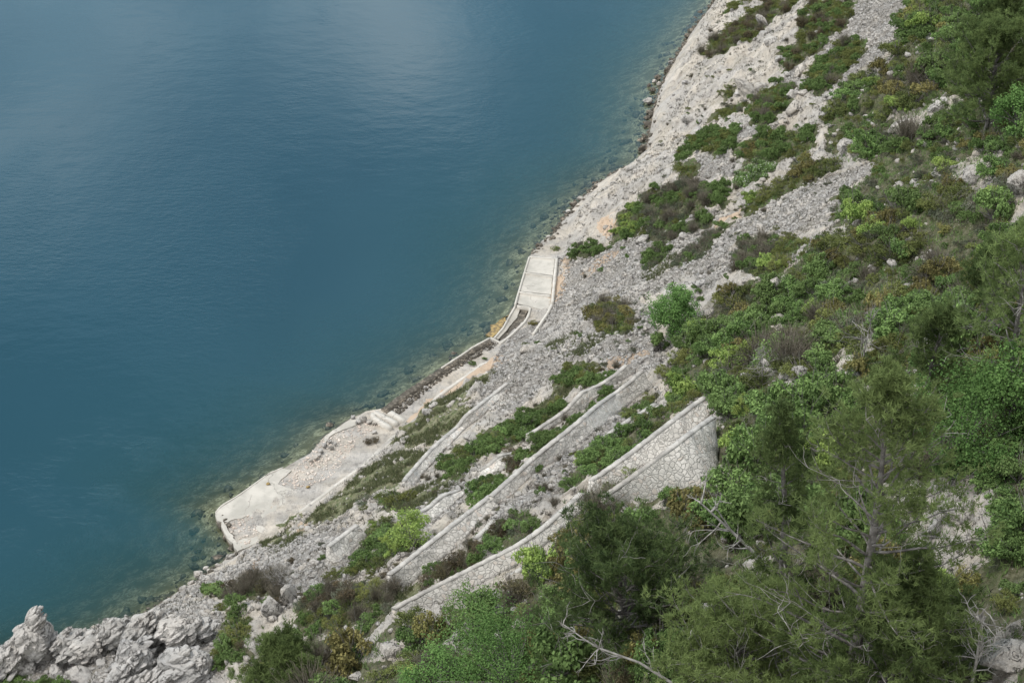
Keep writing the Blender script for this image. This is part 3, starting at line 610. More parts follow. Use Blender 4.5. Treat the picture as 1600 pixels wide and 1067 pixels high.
for i in range(3, 35):
    q0 = np.array(SHORE[i - 1 - 2 if i >= 3 else 0]); q1 = np.array(SHORE[min(i - 2, len(SHORE) - 1)])
    if q0[0] > 830 or (q0[0] < 372 and q0[0] > -50):
        A = atz(*q0)[:2]; B = atz(*q1)[:2]; sh.append(np.array([A - DV * 1.6, B - DV * 1.6, B + DV * .7, A + DV * .7]))
scatter('stones_in_scrub', 12, [VP[k][0] for k in VP if k.startswith('dense')], 22000, .04, .42, power=5.0, keep=lambda P, mk: fbm2(P[:, 0] * .3, P[:, 1] * .3, 3, 302) < .46)
scatter('shore_stones', 3, sh, 3000, .05, .32, power=3.0, mat='dark')
M['pink'] = m_concrete('pinkish_rubble', (.50, .42, .36), (.60, .54, .48))
scatter('rubble', 4, PATCH, 4500, .02, .13, power=4.5, mat='pink')
bed = [worldpoly([(1120,0),(1030,140),(1003,252),(905,315),(830,395),(760,530),(600,640),(500,684),(373,777),(336,802),(368,862),(195,980),(120,1000),(290,860),(300,790),(440,700),(600,590),(740,480),(800,380),(960,200),(1040,60)], 0, -.4)]
scatter('seabed_stones', 6, bed, 9000, .06, .6, power=3.5, mat='dark')
# stony fill behind the quay
fill = worldpoly([(772,533),(780,537),(697,586),(623,648),(612,640),(684,584)], 0, .5)
scatter('quay_fill', 7, [fill], 6000, .03, .15, power=2.0, mat='dark', z=.48)

# ------------------------------------------------------------------ masonry walls
def wall(tops, bots, label, cope=.22, k=.8, group='stone terrace walls on the slope', ragged=0.0, seed=0, zmin=.4):
    rs = np.random.RandomState(seed + 5); E, I, Bp = wall_lines(tops, bots, cope, k, zmin); n = len(E)
    if ragged: dz = -ragged * (vn2(np.arange(n) * .35, np.zeros(n), seed)); E[:, 2] += dz; I[:, 2] += dz
    # refine along the wall
    f = 3; T = np.linspace(0, n - 1, (n - 1) * f + 1)
    R = lambda A: np.stack([np.interp(T, np.arange(n), A[:, i]) for i in range(3)], -1)
    def smooth(A, w_=9):
        Pd = np.concatenate([np.repeat(A[:1], w_, 0) - (np.arange(w_, 0, -1)[:, None] * (A[1] - A[0])), A, np.repeat(A[-1:], w_, 0) + (np.arange(1, w_ + 1)[:, None] * (A[-1] - A[-2]))])
        return np.stack([np.convolve(Pd[:, i], np.ones(2 * w_ + 1) / (2 * w_ + 1), 'valid') for i in range(3)], -1)
    E, I, Bp = R(E), R(I), R(Bp); n = len(E)
    if not ragged and n > 24: E, I, Bp = smooth(E, 10), smooth(I, 10), smooth(Bp, 10)
    rows = 9; foot = Bp.copy(); foot[:, 2] -= .7; foot[:, :2] -= NS * .0
    face = [I + (Bp - I) * (j / rows) for j in range(rows + 1)] + [foot]
    G = np.array(face); shp = G.shape; Q = G.reshape(-1, 3)
    jit = (vn3(Q * 2.6 + seed, 3) - .5) * .16 + (vn3(Q * 6 + seed, 4) - .5) * .07; jit = jit.reshape(shp[:2]); jit[0] *= .2
    G[..., :2] -= NS * jit[..., None]
    back = np.array([E * 1.0, E + np.array([NS[0] * .15, NS[1] * .15, -1.6]), E + np.array([NS[0] * .3, NS[1] * .3, -3.6])])
    body = np.concatenate([G[::-1], back], 0); rws = len(body); V = body.reshape(-1, 3); idx = np.arange(rws * n).reshape(rws, n)
    F = np.stack([idx[:-1, :-1], idx[:-1, 1:], idx[1:, 1:], idx[1:, :-1]], -1).reshape(-1, 4)
    caps = [idx[:, 0].tolist(), idx[::-1, -1].tolist()]
    F = [F, np.array([caps[0]]), np.array([caps[1]])]
    root = empty('terrace_wall', Bp[n // 2]); tag(root, label, 'wall', group)
    me = npmesh('masonry', V - Bp[n // 2], F); link('masonry', me, root, [M['masonry']])
    # coping of mortar proud of the crest
    h = .03; wv = (vn2(np.arange(n) * .8, np.zeros(n), seed + 9) - .5)[:, None] * .06
    ring = [I - np.array([*(NS * .03), 0]) + [0, 0, -.05], I - np.array([*(NS * .03), 0]) + np.c_[np.zeros((n, 2)), h + wv], E + np.array([*(NS * .03), 0]) + np.c_[np.zeros((n, 2)), h + wv], E + np.array([*(NS * .03), 0]) + [0, 0, -.05]]
    ring = np.array(ring); V = ring.reshape(-1, 3); idx = np.arange(4 * n).reshape(4, n)
    F = np.stack([idx, np.roll(idx, -1, 0)], 0); F = np.stack([F[0][:, :-1], F[0][:, 1:], F[1][:, 1:], F[1][:, :-1]], -1).reshape(-1, 4)
    F = [F, np.array([idx[:, 0]]), np.array([idx[::-1, -1]])]
    F = [F[0], np.concatenate(F[1:])]
    link('coping', npmesh('coping', V - Bp[n // 2], F), root, [M['coping']]); return root
M['greyrock'] = m_rock((.58, .55, .51), (.43, .417, .395), 'grey_limestone')
for a_, k_ in WALLS: wall(*a_, **k_)

# ------------------------------------------------------------------ concrete works by the water
def slab(name, poly, z, parent, mat='concrete', base=-1.3, jag=.04, seed=0, dz=0.0):
    P = worldpoly(poly, 0, z); P = resample(np.concatenate([P, P[:1]]), .35)[:-1]; rs = np.random.RandomState(seed); P = P + rs.uniform(-jag, jag, P.shape) * (1 + 3 * (rs.rand(len(P), 1) < .2))
    bm = bmesh.new(); vs = [bm.verts.new((x, y, z)) for x, y in P]; f = bm.faces.new(vs); f.normal_update()
    if f.normal.z < 0: f.normal_flip()
    r = bmesh.ops.extrude_face_region(bm, geom=[f]); nv_ = [v for v in r['geom'] if isinstance(v, bmesh.types.BMVert)]
    for v in nv_: v.co.z = base
    bmesh.ops.triangulate(bm, faces=[g for g in bm.faces if len(g.verts) > 4]); bmesh.ops.recalc_face_normals(bm, faces=bm.faces)
    me = bpy.data.meshes.new(name); bm.to_mesh(me); bm.free()
    if parent is not None:
        me.transform(Matrix.Translation(-Vector(parent.location)))
    return link(name, me, parent, [M[mat]])
def beam(name, pts, wd, z, parent=None, h=.9, mat='kerb', jag=.015, seed=0, px=True):
    P = np.array([atz(x, y, z) for x, y in pts]) if px else np.array(pts); P = resample(P, .3); n = len(P)
    T = np.gradient(P[:, :2], axis=0); T /= np.linalg.norm(T, axis=1)[:, None]; N = np.stack([-T[:, 1], T[:, 0]], -1) * wd / 2; rs = np.random.RandomState(seed)
    j = rs.uniform(-jag, jag, (4, n, 1))
    L = np.c_[P[:, :2] + N * 1.0, P[:, 2]]; R_ = np.c_[P[:, :2] - N, P[:, 2]]
    ring = np.array([L - [0, 0, h], L, R_, R_ - [0, 0, h]]) + j * np.array([1, 1, 1]); V = ring.reshape(-1, 3); idx = np.arange(4 * n).reshape(4, n); ir = np.roll(idx, -1, 0)
    F = np.stack([idx[:, :-1], idx[:, 1:], ir[:, 1:], ir[:, :-1]], -1).reshape(-1, 4)
    F = [F, np.concatenate([np.array([idx[:, 0]]), np.array([idx[::-1, -1]])])]
    if parent is not None: V = V - np.array(parent.location)
    return link(name, npmesh(name, V, F), parent, [M[mat]])
def root_at(name, px, py, z, label, cat, group=None): return tag(empty(name, atz(px, py, z)), label, cat, group)
p1 = root_at('quay_platform', 430, 785, .5, 'large cracked concrete platform with broken seaward edge in the lower left', 'platform')
slab('slab', [(337,803),(345,793),(373,776),(422,740),(442,732),(456,735),(441,747),(435,756),(468,769),(494,771),(452,806),(420,832),(402,832),(398,817),(389,805),(363,811),(353,817)], .5, p1, seed=1)
slab('edge_slab', [(506,683),(541,659),(566,647),(572,657),(548,667),(520,677),(508,692)], .5, p1, seed=2)
slab('walkway', [(496,769),(512,752),(540,721),(556,696),(576,681),(602,667),(622,672),(612,681),(568,722),(536,746),(500,773)], .47, p1, seed=3)
slab('end_slab', [(371,858),(368,846),(376,842),(402,838),(420,833),(404,845),(380,858)], .46, p1, seed=4)
beam('kerb', [(337,800),(345,790),(373,773),(422,738),(442,730)], .10, .525, p1)
slab('end_rim', [(336,804),(342,803),(353,821),(363,840),(380,857),(370,861),(357,843),(345,820)], .52, p1, seed=14, jag=.05)
beam('rear_kerb', [(622,678),(613,684),(570,726),(537,749),(500,777),(452,811),(428,830)], .30, .66, p1)
for i, (pts, wd, lab) in enumerate([([(585,643),(621,661)], .32, 'middle pale concrete beam at the end of the stone quay'), ([(609,643),(633,657)], .36, 'shortest pale concrete beam nearest the stone quay'),
                                 ([(584,645),(582,650),(611,668)], .30, 'bent pale concrete beam beside the rubble of the platform')]):
    o = beam('concrete_beam', pts, wd * 1.25, .78, seed=i, jag=.01); tag(o, lab, 'beam', 'concrete beams by the quay')
p2 = root_at('bathing_platform', 838, 440, .6, 'three-bay concrete bathing platform with low white dividing walls', 'platform')
slab('bay', [(828,402),(867,405),(864,430),(821,425)], .60, p2, seed=5, jag=.01)
slab('bay', [(819,427),(863,433),(861,460),(812,455)], .56, p2, seed=6, jag=.01)
slab('bay', [(810,458),(861,464),(859,478),(846,484),(829,479),(807,474)], .50, p2, seed=7, jag=.02)
beam('seaward_kerb', [(827,401),(819,427),(810,457),(805,475)], .14, .68, p2)
beam('cross_wall', [(820,426),(864,432)], .15, .70, p2); beam('cross_wall', [(811,456),(861,462)], .15, .67, p2); beam('cross_wall', [(827,401),(869,404)], .16, .70, p2)
beam('rear_wall', [(870,403),(867,430),(865,452),(863,472)], .24, .80, p2); beam('rear_wall_end', [(862,475),(856,488),(845,504),(833,522)], .20, .70, p2, jag=.04)
dk = root_at('boat_slip', 800, 505, .4, 'curved boat slip with dark basin and white kerbs below the bathing platform', 'slipway')
beam('outer_kerb', [(806,476),(798,490),(786,512),(771,529)], .13, .42, dk); beam('inner_kerb', [(808,477),(829,480),(826,492),(820,502),(802,520),(781,537)], .16, .58, dk); beam('sill', [(766,527),(783,536)], .2, .45, dk)
slab('slip_floor', [(803,480),(814,481),(806,498),(792,516),(779,530),(772,528),(788,511)], .30, dk, seed=8)
slab('slip_bed', [(815,481),(826,482),(819,500),(802,518),(783,533),(780,530),(793,516),(807,498)], .22, dk, mat='dark', seed=9)
def m_ochre():
    m, n = newmat('ochre_rock_shelf'); P = wpos(n); finish(n, n.mix(n.ramp(n.noise(P, 3, 5, .7), .4, .6), (.33, .24, .10), (.13, .10, .06)), .8, n.noise(P, 6, 4), .7, .08); return m
M['ochre'] = m_ochre()
o = slab('rock_shelf', [(789,494),(797,491),(784,512),(770,527),(758,523),(772,510)], .06, None, mat='ochre', seed=10, jag=.10); tag(o, 'ochre stained flat rock shelf at the water beside the boat slip', 'rock shelf')
q = root_at('stone_quay', 690, 578, .6, 'long dark stone quay wall along the water between the two platforms', 'quay')
beam('quay_wall', [(768,531),(740,545),(684,583),(640,612),(600,641)], .62, .58, q, mat='dark', jag=.07, h=1.6)
beam('quay_coping', [(765,528),(740,541),(718,556),(690,574)], .14, .66, q, mat='kerb', jag=.03, h=.3)
pth = beam('path_kerb', [(784,557),(755,568),(731,585),(700,607),(682,621),(655,648),(630,668)], .28, .72, None, jag=.05); tag(pth, 'thin pale kerb line between the stone quay and the grass strip', 'kerb')
for px, py, w_, h_, lab in [(670,650,24,16,'white boulder on the grass strip, middle one of three'), (629,681,30,16,'white boulder at the corner of the grass strip by the platform'), (694,624,20,16,'rounded white boulder on the upper grass strip'),
        (680,636,14,10,'small white rock below the rounded boulder on the grass'), (738,690,40,14,'large smooth white slab lying above the terrace bushes'), (918,427,16,10,'pale round flat stone on the orange gravel above the bathing platform'),
        (822,548,34,16,'pale rock ledge just below the boat slip'), (835,549,22,14,'pale rock beside the ledge below the boat slip')]:
    boulder(px, py, w_, h_, lab, cuts=12)
boulder(666, 606, 10, 6, 'white stone block on the dark quay', z=.7)
boulder(918, 427, 14, 8, 'second thin pale stone on the orange gravel')

# broken lumps on the platform
for i, (px, py, s) in enumerate([(493,716,12), (502,706,11), (508,697,12), (518,700,10), (486,720,9), (515,690,9), (524,694,8), (500,712,8), (568,656,16), (560,660,12), (577,660,12), (552,652,10), (585,662,9), (585,676,10)]):
    boulder(px, py, s, s * .75, 'pale broken concrete lump on the collapsed edge of the platform', 'concrete_lump', z=.55, group='broken lumps on the platform', level=2, cat='rubble', mat='rock', sink=.3)
for px, py, lab in [(419,756,'small brown clump of weed on the platform slab'), (481,761,'dark weed tuft at the middle of the platform')]:
    boulder(px, py, 8, 5, lab, 'weed_clump', z=.55, level=2, mat='ochre', cat='plant')

# loose blocks on the bare slope
rs = np.random.RandomState(91); nb_ = 0
while nb_ < 70:
    px, py = rs.uniform(880, 1300), rs.uniform(60, 600); p = at(px, py); mk_ = masks(np.array([p[0]]), np.array([p[1]]))
    if px < np.interp(py, [0, 130, 250, 340, 400, 600], [1130, 1050, 1025, 920, 890, 850]) or mk_[0][0] > .5: continue
    s = 7 + 20 * rs.rand() ** 3; boulder(px, py, s * 1.3, s * .8, 'loose pale limestone block lying on the bare slope above the terraces', 'boulder', level=4, cuts=14, jag=.08, tilt=rs.uniform(-.5, .9), group='loose blocks on the bare slope', sink=.4); nb_ += 1
# shoreline rocks, individually
rs = np.random.RandomState(77)
for (px, py) in [(452,738),(459,741),(466,744),(472,739),(478,734),(484,729),(490,724),(462,733),(470,730),(497,703),(492,710),(500,696)]:
    s = rs.uniform(8, 15); boulder(px, py, s, s * .7, 'dark algae stained rock in the broken notch of the platform edge', 'shore_rock', z=.12, level=4, group='rocks in the broken notch of the platform', mat='dark' if rs.rand() < .8 else 'ochre')
for (px, py) in [(1022,128),(1015,135),(1028,122),(1020,142),(1030,132),(1070,70),(1076,58),(1060,86),(1050,100),(1044,112),(1012,160),(1014,176),(1005,218),(1004,234)]:
    s = rs.uniform(9, 18); boulder(px, py, s, s * .75, 'dark wet rock at the waterline under the upper cliff', 'shore_rock', z=.1, level=4, group='wet rocks under the upper cliff', mat='dark' if rs.rand() < .65 else 'rock')
for (px, py) in [(985,262),(970,270),(955,276),(944,284),(932,290),(922,298),(908,312),(897,320),(890,332),(880,344),(884,352),(876,356),(868,364),(856,372),(850,380),(862,378),(842,388),(836,398),(848,392),(832,402)]:
    s = rs.uniform(8, 16); boulder(px, py, s, s * .7, 'rough shore rock above the bathing platform', 'shore_rock', z=.2, level=4, group='rocks along the shore above the bathing platform', mat='dark' if rs.rand() < .6 else 'rock')
for (px, py) in [(360,872),(340,884),(352,888),(330,893),(318,905),(300,912),(290,922),(310,898),(275,935),(262,942),(250,950),(285,940),(322,888),(240,958)]:
    s = rs.uniform(9, 20); boulder(px, py, s, s * .7, 'pale shore rock below the large platform', 'shore_rock', z=.3, level=4, group='rocks along the shore below the large platform')
# grey outcrops: fractured masses of angular blocks
def outcrop(blobs, label, seed, n=60, smin=.28, smax=.8, stretch=(1, 1, 1)):
    """blobs: (px, py of the visible centre, half width px, half height px, height above the ground m)"""
    rs = np.random.RandomState(seed); mb = MB(); root = None
    for (px, py, hw, hh, up) in blobs:
        p = at(px, py, up); k = ppm(p); A = hw / k; Cc = hh / k / .9; 
        if root is None: root = p.copy()
        th = rs.uniform(.5, .9); ct, st_ = math.cos(th), math.sin(th)
        tilt = lambda V: np.stack([V[:, 0] * ct - V[:, 2] * st_, V[:, 1], V[:, 0] * st_ + V[:, 2] * ct], -1)
        V, F = rock_shape(seed + int(px), 5, (A * .9, (A + Cc) * .42, Cc * .9), 12, .06, .10); mb.add(V + p - root, F)
        for i in range(n):
            d = rs.normal(size=3); d /= np.linalg.norm(d); d[1] = -abs(d[1]) if rs.rand() < .7 else d[1]
            c = p - root + d * np.array([A * .8, (A + Cc) * .38, Cc * .78]) * rs.uniform(.75, 1.0); sz = smin + (smax - smin) * rs.uniform() ** 1.5
            V, F = rock_shape(rs.randint(1e6), 4, sz * np.array([1.25, .75, .42]) * rs.uniform(.7, 1.25, 3), 13, .05, .04); mb.add(tilt(V) + c, F)
    o = link('rock_outcrop', mb.mesh('rock_outcrop'), None, [M['greyrock']]); o.location = tuple(root); return tag(o, label, 'rock')
outcrop([(52,1002,38,40,1.2), (20,1030,40,34,.8), (56,968,12,22,2.6)], 'tall pointed grey outcrop at the far left above the water', 101, n=60, smax=.6)
outcrop([(112,1006,34,26,.7), (138,1010,32,24,.7)], 'low knobbly grey outcrop right of the pointed one', 102, n=60, smax=.5)
outcrop([(190,985,40,24,1.0), (235,980,46,28,1.3), (285,982,44,26,1.1)], 'long jagged grey crest of rock above the water in the lower left', 103, n=80, smax=.55)
outcrop([(215,1025,34,36,.9), (195,1055,30,24,.5)], 'wedge shaped grey outcrop with a sharp ridge at the bottom left', 104, n=50, smax=.5)
outcrop([(290,1040,46,32,.8), (250,1062,40,24,.5)], 'broad fractured grey outcrop beside the bottom left thicket', 105, n=80, smax=.55)
outcrop([(320,985,18,16,.5)], 'small grey outcrop at the right of the lower left rocks', 106, n=30, smax=.5)
boulder(247, 1008, 60, 44, 'rounded grey block filling the gap in the jagged crest', 'rock_outcrop', level=5, jag=.1, cuts=15, mat='greyrock')
for px, py, w_, h_, lab in [(130,1055,46,26,'smooth pale boulder at the bottom left edge'), (90,1048,36,30,'pale boulder under the pointed outcrop'), (45,1052,34,30,'grey boulder at the bottom left corner'), (160,1040,24,18,'small grey block between the lower left outcrops')]:
    boulder(px, py, w_, h_, lab, level=5, jag=.08, cuts=14)
for px, py, w_, h_, t, lab in [(430,962,34,62,.55,'tall tilted rock fin above the bottom thicket'), (450,940,26,50,.25,'narrow dark rock fin behind the tilted one'), (452,992,40,26,0,'pale rock at the foot of the tilted fins'),
     (572,1012,34,38,.1,'grey pointed boulder in the bottom thicket'), (608,1022,40,34,-.1,'broad grey boulder right of the pointed one in the bottom thicket'),
     (1415,790,30,50,.3,'upright pale boulder, left one beside the big pine'), (1437,800,26,46,.2,'narrow upright boulder behind the left pale one'), (1500,822,70,52,-.3,'largest white boulder in the right hand scrub'),
     (1460,838,34,32,0,'cubic grey boulder between the two white ones'), (1445,848,20,18,0,'small round stone at the foot of the right hand boulders'), (1530,848,50,22,0,'flat pale rock right of the largest white boulder'),
     (1470,775,28,22,0,'small pale boulder above the right hand group'), (1435,868,40,20,0,'low pale rock below the right hand boulders'),
     (1570,1040,90,60,.1,'layered pale rock in the bottom right corner'), (1590,1000,50,40,.2,'pale ledge at the right edge above the layered rock'),
     (1590,310,40,70,.5,'white cliff slab at the right edge of the hillside'), (1525,275,50,50,.4,'grey rock face among the upper right bushes'),
     (1420,200,60,24,.3,'layered pale crag below the upper right pine'), (1465,175,44,30,.3,'pointed pale crag under the upper right pine'), (1400,205,34,14,.2,'flat pale ledge at the left of the layered crag'),
     (1215,502,26,24,.2,'white rock knob in the scrub below the scree'), (1212,455,16,34,.4,'pale upright rock below the grey brush'), (1200,462,14,24,.5,'slim pale rock beside the upright one'),
     (1258,455,14,20,.5,'small leaning rock in the olive scrub'), (1045,572,22,26,.2,'grey boulder above the upper end of the longest wall'), (1230,618,28,34,.3,'white rock behind the big pine'),
     (1112,972,70,30,0,'pale rock outcrop glimpsed between the two pines'), (1105,484,36,16,.6,'pale ledge right of the vivid green tree'), (1322,240,40,24,.3,'pale broken rock in the upper scrub'),
     (1240,155,26,24,.2,'pale block between two dark bushes on the upper slope'), (1255,150,20,14,.2,'flat pale rock above the pale block'), (1316,370,14,14,0,'white stone at the edge of the scree'),
     (1170,155,30,70,.9,'steep limestone rib on the upper slope'), (1190,45,16,44,.5,'narrow limestone rib under the top juniper strip'), (560,1058,30,14,0,'white fallen branch-like stone at the bottom'),
     (1208,560,20,30,.5,'slanting grey rock in the olive scrub above the big pine'), (1355,640,30,60,.2,'pale rock face seen through the big pine'), (720,1005,36,20,.1,'low grey rock in the bottom thicket')]:
    boulder(px, py, w_, h_, lab, 'boulder' if h_ < 40 else 'rock_outcrop', level=5 if w_ > 24 else 4, jag=.13, tilt=t, cuts=15)

# ------------------------------------------------------------------ plants
def leaves(mb, C, N, size, rs, tint, flat=.5, aspect=.6):
    """diamond leaves at C, normals around N"""
    n = len(C); N = N + rs.normal(size=(n, 3)) * flat; N /= np.linalg.norm(N, axis=1)[:, None] + 1e-9
    R = rs.normal(size=(n, 3)); A = np.cross(N, R); A /= np.linalg.norm(A, axis=1)[:, None] + 1e-9; B = np.cross(N, A)
    s = (size * rs.uniform(.6, 1.3, n))[:, None]
    V = np.stack([C - A * s * .5, C - B * s * aspect * .5 + N * s * .08, C + A * s * .5, C + B * s * aspect * .5 + N * s * .08], 1).reshape(-1, 3)
    mb.add(V, np.arange(4 * n).reshape(-1, 4), np.repeat(tint, 4))
def branch_pts(rs, p, d, L, n=5, wob=.18, up=.1):
    P = [np.array(p, float)]; d = np.array(d, float); d /= np.linalg.norm(d)
    for i in range(n):
        d = d + rs.normal(size=3) * wob + np.array([0, 0, up]); d /= np.linalg.norm(d); P.append(P[-1] + d * L / n)
    return np.array(P)
PROTO = {}
def shrub_mesh(kind, seed, lm, R=1.0, H=.8, nl=9, n=3600, size=.085, twig=.15, aspect=.6, blossom=0):
    rs = np.random.RandomState(seed); mb = MB(); tw = MB()
    lobes = []
    for i in range(nl):
        a = rs.uniform(0, 6.28); r = R * math.sqrt(rs.uniform(0, 1)) * .72; h = H * (1 - (r / R) ** 2 * .75) * rs.uniform(.45, 1.0)
        lobes.append((np.array([r * math.cos(a), r * math.sin(a), h * .78]), rs.uniform(.22, .42) * R, rs.uniform(-.22, .25)))
    for c, lr, lt in lobes:
        k = int(n / nl); sub = rs.normal(size=(14, 3)); sub /= np.linalg.norm(sub, axis=1)[:, None]; sub[:, 2] = np.abs(sub[:, 2]) * .9 - .15
        si = rs.randint(0, 14, k); D = rs.normal(size=(k, 3)); D /= np.linalg.norm(D, axis=1)[:, None]
        sr = lr * rs.uniform(.3, .5, 14)[si]; C = c + sub[si] * lr * .75 * np.array([1, 1, .8]) + D * sr[:, None] * rs.uniform(.3, 1.05, k)[:, None] * np.array([1, 1, .75])
        C[:, 2] = np.abs(C[:, 2]) * 1.0
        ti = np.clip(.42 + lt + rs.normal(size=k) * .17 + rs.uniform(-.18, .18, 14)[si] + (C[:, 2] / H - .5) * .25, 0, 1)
        leaves(mb, C, D + np.array([0, 0, .5]), size, rs, ti, .6, aspect)
        tube(tw, branch_pts(rs, (0, 0, -.1), c + rs.normal(size=3) * .05, np.linalg.norm(c) * 1.15, 5, .12, .0), np.linspace(.025, .008, 6) * R, 3)
    for i in range(int(60 * twig * 2)):
        a = rs.uniform(0, 6.28); d = np.array([math.cos(a) * .8, math.sin(a) * .8, rs.uniform(.3, 1.3)])
        tube(tw, branch_pts(rs, rs.normal(size=3) * .1 * R + [0, 0, .05], d, R * rs.uniform(.7, 1.12), 4, .2), np.linspace(.012, .004, 5) * R, 3)
    nm = mb.n; allv = MB(); allv.v = mb.v + tw.v; allv.t = mb.t + tw.t
    lf = np.concatenate(mb.f[4]); tf = np.concatenate(tw.f[4]) + mb.n
    F = np.concatenate([lf, tf]); mi = np.concatenate([np.zeros(len(lf)), np.ones(len(tf))])
    if blossom:
        ids = rs.choice(len(lf), blossom, False); mi[ids] = 2
    me = npmesh(kind, np.concatenate(allv.v), F, tint=np.concatenate(allv.t), mat=mi)
    for m_ in (lm, M['twig'] if twig > .3 else M['bark'], M['blossom']): me.materials.append(m_)
    return me
KINDS = {   # code: (object name, colour words, variants)
 'j': ('juniper_shrub', 'dark olive juniper', [dict(H=.62, nl=11, n=3000, size=.085, aspect=.4), dict(H=.7, nl=9, n=3000, size=.085, aspect=.4), dict(H=.5, nl=12, n=3000, size=.085, aspect=.4)], 'juniper'),
 'b': ('broadleaf_shrub', 'mid green leafy', [dict(H=.8, nl=10, size=.088), dict(H=.95, nl=9, size=.088), dict(H=.7, nl=12, size=.088)], 'broad'),
 'y': ('spring_shrub', 'bright yellow green leafy', [dict(H=.8, nl=9, size=.085), dict(H=.7, nl=11, size=.085)], 'bright'),
 'r': ('rusty_shrub', 'rusty olive', [dict(H=.65, nl=10, size=.09, n=2300), dict(H=.75, nl=9, size=.09, n=2300)], 'rusty'),
 's': ('sage_shrub', 'low grey green', [dict(H=.5, nl=12, size=.07, n=2000, twig=.4), dict(H=.45, nl=12, size=.07, n=1800, twig=.4)], 'sage'),
 'd': ('russet_shrub', 'russet brown', [dict(H=.7, nl=9, size=.075, n=1700, twig=.8), dict(H=.8, nl=9, size=.075, n=1500, twig=.8)], 'red'),
 't': ('twiggy_shrub', 'bare grey twiggy', [dict(H=.75, nl=8, size=.06, n=900, twig=2.4, aspect=.3), dict(H=.65, nl=8, size=.06, n=1100, twig=2.4, aspect=.3)], 'twigleaf'),
 'f': ('flowering_shrub', 'white flowering green', [dict(H=.75, nl=10, size=.10, blossom=260)], 'broad'),
}
for i, (k, (nm, _, vs, lm)) in enumerate(KINDS.items()):
    PROTO[k] = [shrub_mesh(nm, 100 + i * 10 + j, M[lm], **v) for j, v in enumerate(vs)]
ZONES = [(lambda x, y: x > 1290 and y < 260, 'in the scrub around the upper right pine'), (lambda x, y: y < 345 and x > 900, 'on the pale rocky slope at the top'),
         (lambda x, y: x > 1420 and y < 620, 'near the slim pines at the right edge'), (lambda x, y: x > 1140 and y < 620, 'in the thicket above the big pine'),
         (lambda x, y: x < 540, 'around the lower left outcrops'), (lambda x, y: y < 540, 'on the scree above the terraces'), (lambda x, y: x < 1110 and y < 905 and y < 1500 - x * .62 + 60, 'between the terrace walls'),
         (lambda x, y: x > 1380, 'in the scrub at the lower right'), (lambda x, y: x > 1090, 'in the undergrowth below the big pine'), (lambda x, y: x > 800, 'in the thicket beneath the dark pine'), (lambda x, y: True, 'in the thicket along the bottom')]
def zone(px, py):
    for f, s in ZONES:
        if f(px, py): return s
def project(p):
    x, y, z = p[0], p[1], p[2] - CAM_H; c, s = math.cos(PITCH), math.sin(PITCH)
    dpt = y * c - z * s; up = y * s + z * c; return 800 + FPX * x / dpt, 533.5 - FPX * up / dpt
NSH = 0
ALLSH = []
def put_shrub(k, p, s, rs, label=None, group=None, sz=1.0):
    global NSH
    me = PROTO[k][rs.randint(len(PROTO[k]))]; o = bpy.data.objects.new(KINDS[k][0], me); COL.objects.link(o)
    o.location = (p[0], p[1], p[2] - .08 * s); o.rotation_euler = (rs.uniform(-.15, .15), rs.uniform(-.15, .15), rs.uniform(0, 6.28))
    o.scale = (s * rs.uniform(.8, 1.2), s * rs.uniform(.8, 1.2), s * sz * (rs.uniform(.75, 1.1) if k in 'js' else rs.uniform(.8, 1.6)))
    px, py = project(p)
    if label is None:
        wd = 'small ' if s < .62 else ('large ' if s > 1.1 else '')
        label = wd + KINDS[k][1] + ' shrub ' + zone(px, py); group = label.replace('shrub', 'shrubs')
    tag(o, label, 'shrub', group); NSH += 1; ALLSH.append((k, s * ppm(p) + (1e4 if group is None else 0), o)); return o
rs = np.random.RandomState(2024)
wallfree = []
for key, (P, kk, sp) in VP.items():
    wts = [(s[0], float(s[1:])) for s in kk.split()]; codes = [a for a, _ in wts]; pr = np.array([b for _, b in wts]); pr /= pr.sum()
    dense = key.startswith('dense')
    x0, y0 = P.min(0); x1, y1 = P.max(0); gx = np.arange(x0, x1, sp); gy = np.arange(y0, y1, sp); GX, GY = np.meshgrid(gx, gy)
    GX = (GX + rs.uniform(-.45, .45, GX.shape) * sp).ravel(); GY = (GY + rs.uniform(-.45, .45, GY.shape) * sp).ravel()
    m = inpoly(P, GX, GY)
    for C_ in CP: m &= ~inpoly(C_, GX, GY)
    GX, GY = GX[m], GY[m]
    if len(GX) == 0: continue
    Zs = hfull(GX, GY)
    zn = fbm2(GX * .22, GY * .22, 3, 301); z2 = fbm2(GX * .3 + 40, GY * .3, 3, 302)
    for x, y, z, a, b in zip(GX, GY, Zs, zn, z2):
        px, py = project((x, y, z))
        if not (-30 < px < 1640 and -30 < py < 1130): continue
        q = pr.copy()
        if dense:
            q = q * np.exp(1.6 * (np.sin(np.arange(len(q)) * 2.1 + a * 14)))   # kinds grow in drifts
            q /= q.sum()
            gap = b < .42
        k = codes[rs.choice(len(codes), p=q)]
        s = rs.uniform(.6, 1.05) * (sp / .85) * (1.0 if not dense else rs.choice([.8, 1.0, 1.2]))
        if dense and gap: s *= .5; k = rs.choice(['s', 's', 'b', 'j', 'j', 'b'])
        put_shrub(k, (x, y, z), s * (.98 if dense else .90), rs, sz=1.12)
